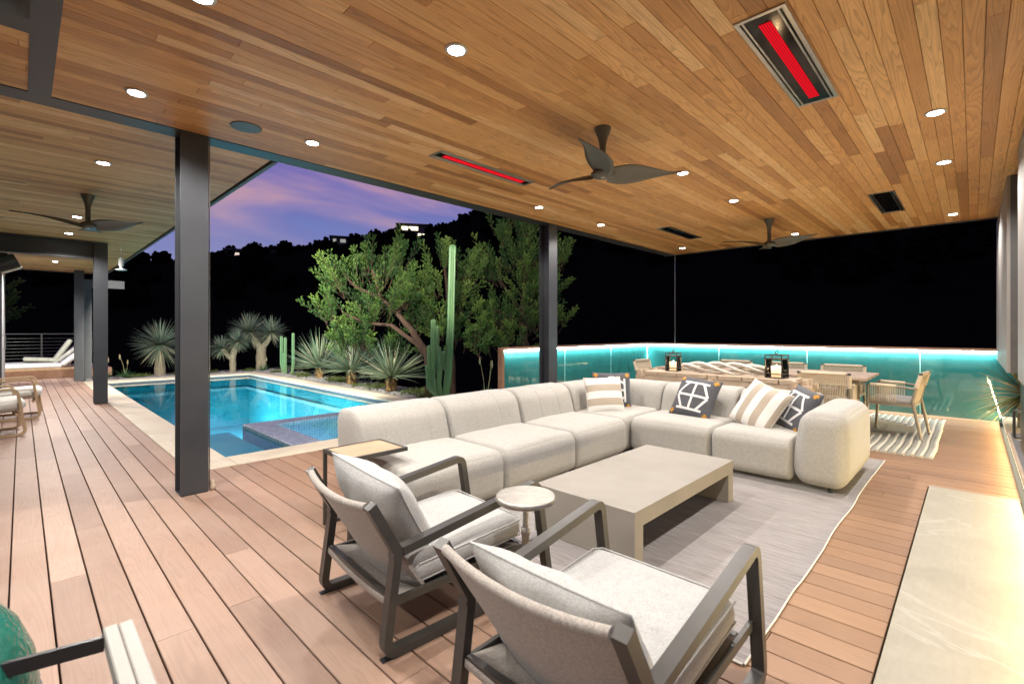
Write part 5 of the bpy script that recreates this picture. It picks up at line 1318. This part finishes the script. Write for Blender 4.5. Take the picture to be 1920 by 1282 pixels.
def sotol(base, r, zt, R, label, sd):
    rg = random.Random(sd); t_ = thing('sotol_plant', base, label, 'sotol', 'short-trunked sotols in the bed')
    prof = [(r * 1.05, -0.05)]
    for i in range(7):
        z = zt * i / 7; prof += [(r * (0.92 + 0.1 * rg.random()), z), (r * 1.06, z + zt / 7 * 0.7)]
    prof += [(r * 0.8, zt + 0.03)]
    MB().lathe(prof, 16, (base[0], base[1], base[2])).build('trunk', STRAW, t_, True)
    mb = MB(); tt = []
    for i in range(150):
        a = rg.uniform(0, 2 * PI); z = rg.uniform(-0.02, zt); c = Vector((base[0] + r * 0.9 * math.cos(a), base[1] + r * 0.9 * math.sin(a), base[2] + z))
        blade(mb, tt, c, Vector((math.cos(a), math.sin(a), rg.uniform(0.6, 1.6))), rg.uniform(.05, .09), 0.035, 0.0, rg, rg.uniform(0.0, 1.0), 2)
    mb.at['tint'] = tt; mb.build('leaf_bases', STRAWL, t_)
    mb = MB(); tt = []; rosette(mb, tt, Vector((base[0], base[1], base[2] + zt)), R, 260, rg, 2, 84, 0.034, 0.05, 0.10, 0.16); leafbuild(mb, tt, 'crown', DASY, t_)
sotol((5.90, 13.33, 0), 0.10, 0.30, 1.16, 'spiky sotol nearest the small cactus', 41)
sotol((5.76, 11.18, 0), 0.112, 0.33, 1.12, 'middle one of the three spiky sotols beside the pool', 42)
sotol((5.70, 9.25, 0), 0.112, 0.30, 1.06, 'spiky sotol nearest the sofa, in front of the leaning juniper', 43)
def cactmat():
    t = NT('cactus_skin'); col = t.mix(t.ramp(t.noise(t.coord((1, 1, .4)), 5, 4), [(0.3, (0, 0, 0)), (0.7, (1, 1, 1))]), (0.052, 0.118, 0.045), (0.08, 0.16, 0.06)); t.bsdf(col, 0.5, 0, t.bump(t.noise(t.coord(), 60, 3), 0.15, 0.004)); return t.m
CACT = cactmat()
def cact_col(pts, r, par, ribs=9):
    P_ = [Vector(p) for p in pts]; q = []
    for i in range(len(P_) - 1):
        for k_ in range(6): q.append(P_[i].lerp(P_[i + 1], k_ / 6))
    q.append(P_[-1]); L = [0]
    for a, b in zip(q, q[1:]): L.append(L[-1] + (b - a).length)
    tot = L[-1]; rows = []; up = None
    top = []
    for k_ in range(1, 6): top.append(q[-1] + (q[-1] - q[-2]).normalized() * (r * 1.1 * math.sin(PI / 2 * k_ / 5)))
    rad = [r * (0.72 + 0.28 * min(1, l / 0.35)) for l in L] + [r * math.cos(PI / 2 * k_ / 5) + 0.002 for k_ in range(1, 6)]
    q = q + top; n = ribs * 6
    for i, p in enumerate(q):
        d = (q[min(i + 1, len(q) - 1)] - q[max(i - 1, 0)]).normalized()
        if up is None: up = Vector((1, 0, 0))
        a = d.cross(up).normalized(); c = a.cross(d); up = c
        rows.append([p + (a * math.cos(2 * PI * k_ / n) + c * math.sin(2 * PI * k_ / n)) * rad[i] * (1 - 0.36 * abs(math.sin(PI * k_ * ribs / n)) ** 0.8) for k_ in range(n)])
    mb = MB().grid(rows, True); mb.poly(rows[-1]); return mb.build('column', CACT, par, True)
ca = thing('columnar_cactus', (5.74, 7.42, 0), 'tall green columnar cactus cluster behind the sofa', 'cactus', 'columnar cacti')
cact_col([(5.76, 7.40, -0.04), (5.80, 7.36, 0.5), (5.835, 7.33, 1.4), (5.86, 7.30, 2.93)], 0.078, ca)
cact_col([(5.72, 7.44, -0.04), (5.67, 7.49, 0.30), (5.69, 7.47, 0.62), (5.67, 7.49, 0.97)], 0.056, ca)
cact_col([(5.69, 7.48, -0.04), (5.59, 7.58, 0.42), (5.60, 7.57, 0.9), (5.60, 7.57, 1.50)], 0.056, ca)
cact_col([(5.66, 7.51, -0.04), (5.55, 7.62, 0.38), (5.545, 7.625, 1.0)], 0.050, ca)
cact_col([(5.71, 7.52, 0.30), (5.665, 7.545, 0.7), (5.66, 7.545, 1.38)], 0.050, ca)
cact_col([(5.68, 7.46, -0.04), (5.535, 7.62, 0.22), (5.525, 7.65, 0.62)], 0.050, ca)
cact_col([(5.80, 7.36, 0.45), (5.745, 7.41, 0.62), (5.74, 7.42, 0.90)], 0.042, ca)
c2 = thing('columnar_cactus', (5.80, 15.35, 0), 'small cluster of columnar cacti beyond the sotols at the pool edge', 'cactus', 'columnar cacti')
for x, y, z in ((5.66, 15.52, 1.12), (5.74, 15.43, 1.08), (5.90, 15.22, 1.22), (5.70, 15.46, 0.6)):
    cact_col([(x + (5.8 - x) * 0.3, y + (15.35 - y) * 0.3, -0.03), (x, y, 0.3), (x, y, z)], 0.05, c2, 7)
# ---- junipers
def juniper(base, limbs, lobes, label, sd, dens=1.0, warm=0.0):
    rg = random.Random(sd); t_ = thing('juniper_tree', base, label, 'tree', 'junipers beyond the pool')
    for pts, r0, r1 in limbs:
        P_ = [Vector(p) for p in pts]; q = []
        for i in range(len(P_) - 1):
            for k_ in range(4): q.append(P_[i].lerp(P_[i + 1], k_ / 4) + Vector((rg.uniform(-.02, .02), rg.uniform(-.02, .02), 0)))
        q.append(P_[-1]); m_ = len(q)
        MB().tube(q, [(r0 + (r1 - r0) * i / (m_ - 1)) * rg.uniform(.88, 1.12) for i in range(m_)], 10).build('trunk' if r0 > 0.07 else 'limb', BARK, t_, True)
    mb = MB(); tt = []; tw = MB()
    cen = Vector((0, 0, 0))
    for c, r in lobes: cen += Vector(c)
    cen /= len(lobes)
    for c, r in lobes:
        c = Vector(c)
        for k_ in range(int(15 * dens * (r / 0.5) ** 2)):
            d = Vector((rg.gauss(0, 1), rg.gauss(0, 1), rg.gauss(0, 0.9))).normalized()
            p0 = c + d * (r * rg.uniform(0.05, 0.80)) - Vector((0, 0, 0.24)); out = (p0 - cen); out.z *= 0.3
            ax = (d * 0.25 + Vector((0, 0, rg.uniform(.6, 1.2))) + out.normalized() * rg.uniform(.15, .75)).normalized()
            L = rg.uniform(0.38, 0.85) * (0.65 + 0.7 * r)
            if c.z > cen.z + 0.35: L *= 1.05; ax = (ax + Vector((0, 0, 0.5))).normalized()
            R = min(0.15, L * rg.uniform(0.14, 0.21))
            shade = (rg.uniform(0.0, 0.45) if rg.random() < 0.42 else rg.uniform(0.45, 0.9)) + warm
            tw.tube([p0 - ax * 0.15, p0 + ax * L * 0.4, p0 + ax * L * 0.85], [0.009, 0.006, 0.002], 4, False)
            a = ax.orthogonal().normalized(); b = ax.cross(a)
            for sp_ in range(17):
                s = (sp_ + rg.random()) / 17 * 0.92; an = sp_ * 2.4 + rg.uniform(-.4, .4); rd = a * math.cos(an) + b * math.sin(an)
                sl = R * (0.35 + 1.25 * s * (1 - s) * 2.2) * rg.uniform(.7, 1.25) + 0.03; sx = (ax * 0.75 + rd * 0.75 + Vector((0, 0, .25))).normalized(); q0 = p0 + ax * (L * s)
                sa = sx.orthogonal().normalized(); sb = sx.cross(sa)
                for q in range(27):
                    u = rg.random() ** 0.8; an2 = rg.uniform(0, 2 * PI); r2 = sa * math.cos(an2) + sb * math.sin(an2)
                    p = q0 + sx * (sl * u) + r2 * (0.024 * (1 - 0.6 * u) * rg.random())
                    dl = (sx * rg.uniform(.8, 1.2) + r2 * rg.uniform(.1, .6)).normalized(); ll = rg.uniform(.026, .054); ww = ll * rg.uniform(.09, .15)
                    sd_ = dl.cross(Vector((rg.uniform(-1, 1), rg.uniform(-1, 1), rg.uniform(-1, 1))))
                    if sd_.length < 1e-4: continue
                    sd_.normalize(); i0 = len(mb.v)
                    mb.v += [tuple(p), tuple(p + dl * ll * .45 + sd_ * ww), tuple(p + dl * ll), tuple(p + dl * ll * .45 - sd_ * ww)]
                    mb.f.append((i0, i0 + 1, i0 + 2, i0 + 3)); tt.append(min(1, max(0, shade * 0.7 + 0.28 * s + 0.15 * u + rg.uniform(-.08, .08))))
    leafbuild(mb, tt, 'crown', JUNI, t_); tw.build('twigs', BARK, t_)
    return t_
J1 = [((4.96, 10.11, 2.52), 0.50), ((4.75, 10.04, 1.74), 0.46), ((5.48, 9.86, 3.0), 0.40), ((5.97, 9.65, 3.05), 0.44), ((5.56, 9.78, 2.06), 0.66), ((5.19, 9.58, 1.30), 0.50), ((6.18, 9.43, 2.5), 0.50), ((6.38, 9.51, 1.71), 0.46), ((5.71, 9.34, 1.15), 0.40), ((4.9, 9.74, 1.15), 0.32), ((5.75, 9.7, 2.7), 0.4), ((5.2, 9.9, 2.75), 0.3), ((6.1, 9.5, 3.2), 0.26), ((5.62, 9.25, 2.1), 0.42), ((5.35, 9.4, 1.75), 0.40), ((6.0, 9.1, 2.2), 0.36)]
juniper((5.91, 8.13, 0), [([(5.91, 8.13, -0.15), (5.92, 8.12, 0.45), (5.89, 8.22, 0.89), (5.85, 8.62, 1.31), (5.80, 9.1, 1.69), (5.58, 9.47, 2.05), (5.5, 9.7, 2.7)], 0.095, 0.03),
                          ([(5.9, 8.21, 0.83), (5.74, 8.45, 1.11), (5.59, 9.04, 1.45), (5.2, 9.5, 1.5), (4.85, 9.85, 1.75)], 0.06, 0.02), ([(5.8, 9.1, 1.69), (6.1, 9.4, 2.1), (6.2, 9.45, 2.6)], 0.05, 0.02), ([(5.58, 9.47, 2.05), (5.2, 9.85, 2.3), (4.98, 10.1, 2.6)], 0.045, 0.015)],
        J1, 'juniper with a leaning trunk behind the sotols', 51)
J3 = [((7.09, 9.21, 3.10), 0.40), ((6.85, 9.3, 2.6), 0.36), ((6.7, 9.32, 2.2), 0.42), ((7.33, 9.1, 2.11), 0.58), ((6.94, 9.22, 1.46), 0.45), ((7.64, 9.07, 2.8), 0.46), ((7.96, 9.03, 1.33), 0.47), ((7.5, 9.1, 1.4), 0.4)]
J2 = [((8.99, 9.12, 4.0), 0.46), ((9.49, 8.6, 4.15), 0.46), ((9.2, 8.9, 4.5), 0.34), ((9.89, 8.19, 3.49), 0.50), ((8.75, 9.08, 3.03), 0.64), ((9.49, 8.6, 2.77), 0.72), ((9.99, 8.09, 2.62), 0.40), ((8.68, 9.0, 1.75), 0.62), ((9.49, 8.6, 1.75), 0.62), ((8.35, 9.06, 1.15), 0.48), ((9.89, 8.19, 1.7), 0.45), ((9.05, 8.77, 1.15), 0.52), ((10.09, 7.98, 3.34), 0.34), ((9.3, 8.8, 3.5), 0.5), ((9.15, 8.35, 2.4), 0.45), ((9.35, 8.2, 1.6), 0.42), ((9.2, 8.4, 3.2), 0.4)]
j3 = juniper((7.4, 9.2, -0.7), [([(7.4, 9.2, -0.75), (7.35, 9.2, 0.6), (7.3, 9.2, 1.5), (7.2, 9.2, 2.5), (7.1, 9.2, 3.1)], 0.10, 0.02), ([(7.33, 9.2, 1.1), (7.6, 9.1, 1.8), (7.64, 9.07, 2.7)], 0.05, 0.015)],
        J3, 'narrow juniper directly behind the tall cactus', 52, 1.0, 0.18)
juniper((9.59, 8.79, -2.0), [([(9.59, 8.79, -2.2), (9.59, 8.79, 0.9), (9.52, 8.86, 1.62), (9.59, 8.79, 2.5), (9.50, 8.75, 3.9)], 0.15, 0.03), ([(9.55, 8.82, 1.3), (9.0, 8.95, 1.75), (8.6, 9.0, 1.9)], 0.06, 0.015), ([(9.55, 8.82, 1.7), (8.95, 9.1, 2.7), (8.9, 9.1, 3.3)], 0.05, 0.015), ([(9.57, 8.8, 2.0), (9.85, 8.3, 2.7), (9.9, 8.2, 3.3)], 0.05, 0.015)],
        J2, 'big bushy juniper beside the post behind the sofa', 53, 1.0, 0.10)
dk = copy_tree(j3); dk.location = (-1.2, 25.0, -0.4); dk.rotation_euler = (0, 0, 1.3); dk.scale = (1.6, 1.6, 1.3); dk['label'] = 'dark tree barely visible behind the cable railing'
# ---- gravel, tufts, small plants
rg = random.Random(61); gv = MB()
def in_trunk(x, y): return False
for i in range(3600):
    if rg.random() < 0.72: x, y = 5.47 + abs(rg.gauss(0, 0.34)), rg.uniform(6.0, 17.0)
    else: x, y = rg.uniform(1.2, 6.2), 16.77 + abs(rg.gauss(0, 0.4))
    s = rg.uniform(0.014, 0.042); lump(gv, (x, y, height_bed(x, y) + s * 0.3), s * rg.uniform(.8, 1.4), s * rg.uniform(.8, 1.4), s * 0.65, rg, 0.15)
gv = gv.build('gravel', simple('river_gravel', (0.21, 0.20, 0.19), (0.12, 0.115, 0.11), 0.8, 0, 11), None, False); tag(gv, 'grey river gravel along the planting bed', 'gravel', kind='stuff')
def tuft(base, R, n, sd, label):
    rg = random.Random(sd); t_ = thing('grass_tuft', base, label, 'tuft', 'grassy tufts in the planting bed')
    mb = MB(); tt = []
    for i in range(n):
        a = rg.uniform(0, 2 * PI); rr = R * rg.random() ** 0.5 * 0.8; c = Vector((base[0] + rr * math.cos(a), base[1] + rr * math.sin(a), base[2] - 0.01))
        d = Vector((math.cos(a) * .5 + rg.uniform(-.5, .5), math.sin(a) * .5 + rg.uniform(-.5, .5), rg.uniform(.5, 1.0)))
        blade(mb, tt, c, d, rg.uniform(.10, .20), 0.009, 0.25, rg, rg.uniform(0.1, 0.9), 2)
    leafbuild(mb, tt, 'blades', GRASS, t_)
i = 0
for x, y, R, w_ in ((5.85, 14.6, .3, 'just in front of the small cactus cluster'), (5.7, 13.9, .22, 'left of the sotol nearest the small cactus'), (5.95, 12.5, .32, 'behind and right of the sotol nearest the small cactus'),
                (5.75, 12.0, .25, 'left of the middle sotol'), (5.9, 11.8, .22, 'behind the middle sotol'), (5.66, 10.5, .24, 'right of the middle sotol, close to the paving'), (5.95, 10.2, .3, 'between the middle and nearest sotols, toward the slope'),
                (5.62, 9.9, .2, 'left of the nearest sotol, close to the paving'), (5.75, 8.55, .28, 'right of the nearest sotol'), (6.0, 8.7, .25, 'behind the nearest sotol beside the juniper trunk'), (5.68, 7.95, .2, 'left of the tall cactus foot'), (5.9, 7.75, .2, 'between the juniper trunk and the tall cactus'),
                (3.35, 17.35, .22, 'right of the single-headed yucca trunk'), (2.5, 17.4, .2, 'left of the single-headed yucca trunk'), (2.2, 17.3, .16, 'beside the stalk plant at the back of the pool'), (4.2, 17.3, .2, 'left of the small forked yucca'), (4.0, 17.5, .2, 'behind the pool, further left of the small forked yucca'), (5.3, 17.3, .2, 'between the two forked yuccas'), (5.75, 16.2, .22, 'at the far corner of the pool, before the small cactus')):
    i += 1; tuft((x, y, 0.0), R, int(900 * R), 100 + i, 'low green grassy tuft ' + w_)
ALOE = leafmat('aloe_leaf', [(0.0, (0.03, 0.09, 0.03)), (0.6, (0.06, 0.15, 0.05)), (1.0, (0.11, 0.2, 0.07))]); SEEDM = simple('seed_head', (0.30, 0.25, 0.14), (0.2, 0.16, 0.09), 0.9, 0, 40)
def stalk_plant(x, y, label, sd, h=0.55, n=46):
    rg = random.Random(sd); t_ = thing('red_yucca', (x, y, 0), label, 'plant', 'small plants with flower stalks')
    mb = MB(); tt = []; rosette(mb, tt, Vector((x, y, 0.0)), 0.34, n, rg, 18, 85, 0.022, 0.02, 0.2, 0.0); leafbuild(mb, tt, 'leaves', ALOE, t_)
    for k_ in range(3):
        a = rg.uniform(0, 6.28); c = Vector((x, y, 0)); tip = c + Vector((.12 * math.cos(a), .12 * math.sin(a), h * rg.uniform(.8, 1.15)))
        MB().tube([c, c.lerp(tip, .5) + Vector((.02, 0, .03)), tip], [0.005, 0.004, 0.003], 5).build('stalk', SEEDM, t_, True)
        MB().tube([tip + Vector((0, 0, -.1)), tip + Vector((0, 0, -.04)), tip + Vector((0, 0, .05))], [0.006, 0.02, 0.004], 6).build('seed_head', SEEDM, t_, True)
stalk_plant(1.62, 17.55, 'small green plant with stalks just right of the second post', 71); stalk_plant(2.05, 17.3, 'small green plant with stalks left of the single-headed yucca', 72); stalk_plant(5.6, 17.0, 'small green plant at the foot of the tall forked yucca', 73, .4)
stalk_plant(6.05, 6.55, 'thin seed stalks rising behind the sofa, left of the glass railing', 74, .85, 20); stalk_plant(6.45, 6.45, 'thin seed stalks behind the sofa beside the railing end', 75, .7, 20)
pm = thing('spiky_plant', (8.95, -0.55, 0.08), 'yellow green spiky plant under the hanging panel on the right', 'plant'); rg = random.Random(81)
mb = MB(); tt = []; rosette(mb, tt, Vector((8.95, -0.50, 0.50)), 0.72, 170, rg, -35, 80, 0.030, 0.05, 0.2, 0.3); leafbuild(mb, tt, 'crown', PALM, pm)
MB().lathe([(0.10, -0.08), (0.09, 0.2), (0.07, 0.45)], 12, (8.95, -0.50, 0.08)).build('trunk', YTRUNK, pm, True)

# ================================================================ unseen floodlights added on the roof edges to light the garden
def added_flood(loc, aim, watts, label, angle=70, color=(1.0, 0.97, 0.86)):
    d = Vector(aim) - Vector(loc)
    t_ = thing('added_floodlight', loc, label, 'floodlight', 'unseen floodlights added to light the garden')
    t_.rotation_mode = 'QUATERNION'; t_.rotation_quaternion = d.to_track_quat('-Z', 'Y')
    MB().lathe([(0.045, 0.10), (0.05, 0.02), (0.05, 0.0), (0.044, -0.012)], 18).build('housing', BLACK, t_, True, False)
    MB().lathe([(0.0, -0.011), (0.043, -0.011)], 18).build('lens', LENS, t_, False, False)
    L = bpy.data.lights.new('added_flood_lamp', 'SPOT'); L.energy = watts; L.spot_size = math.radians(angle); L.spot_blend = 0.6; L.shadow_soft_size = 0.04; L.color = color
    o = bpy.data.objects.new('added_flood_lamp', L); COL.objects.link(o); o.parent = t_; o.location = (0, 0, -0.03)
added_flood((1.76, 6.2, 3.16), (5.5, 9.7, 1.9), 900, 'unseen floodlight added on the wing roof edge, aimed at the leaning juniper', 60)
added_flood((3.6, 4.83, 3.16), (8.6, 8.9, 2.6), 1250, 'unseen floodlight added on the main roof edge, aimed at the bushy juniper', 60)
added_flood((1.76, 9.4, 3.16), (4.4, 17.4, 0.95), 2800, 'unseen floodlight added on the wing roof edge, aimed at the yuccas', 80)
added_flood((1.76, 8.6, 3.16), (5.8, 11.6, 0.6), 2400, 'unseen floodlight added on the wing roof edge, aimed at the sotols', 80)

# ================================================================ small pieces belong to the part they sit on
SUB = {'piping': ('cover', 'back_cushion'), 'seat_piping': ('seat_cushion',), 'tape_motif': ('cover',), 'corner_cross': ('cover',), 'element': ('glass',), 'glow_bar': ('glass',), 'cap': ('hub', 'top_rail'),
       'flame': ('candle',), 'vent_cap': ('lid',), 'bracket': ('lid',), 'handle': ('lid', 'firebox'), 'seed_head': ('stalk',), 'window': ('wall',), 'collar': ('shaft',), 'led_strip': ('cap_rail', 'nosing'),
       'arm_wrap': ('arm_rail',), 'top_wrap': ('top_rail',), 'back_ropes': ('top_rail',), 'arm_ropes': ('arm_rail',), 'glide': ('side_frame',), 'back_prop': ('backrest',), 'chimney': ('roof',), 'tray': ('bottle',), 'pane_edge': ('pane',)}
for th in [o for o in SC.objects if o.parent is None and o.type == 'EMPTY']:
    kids = list(th.children)
    for c in kids:
        for pn in SUB.get(c.name.split('.')[0], ()):
            host = [k_ for k_ in kids if k_.name.split('.')[0] == pn]
            if host: c.parent = host[0]; break
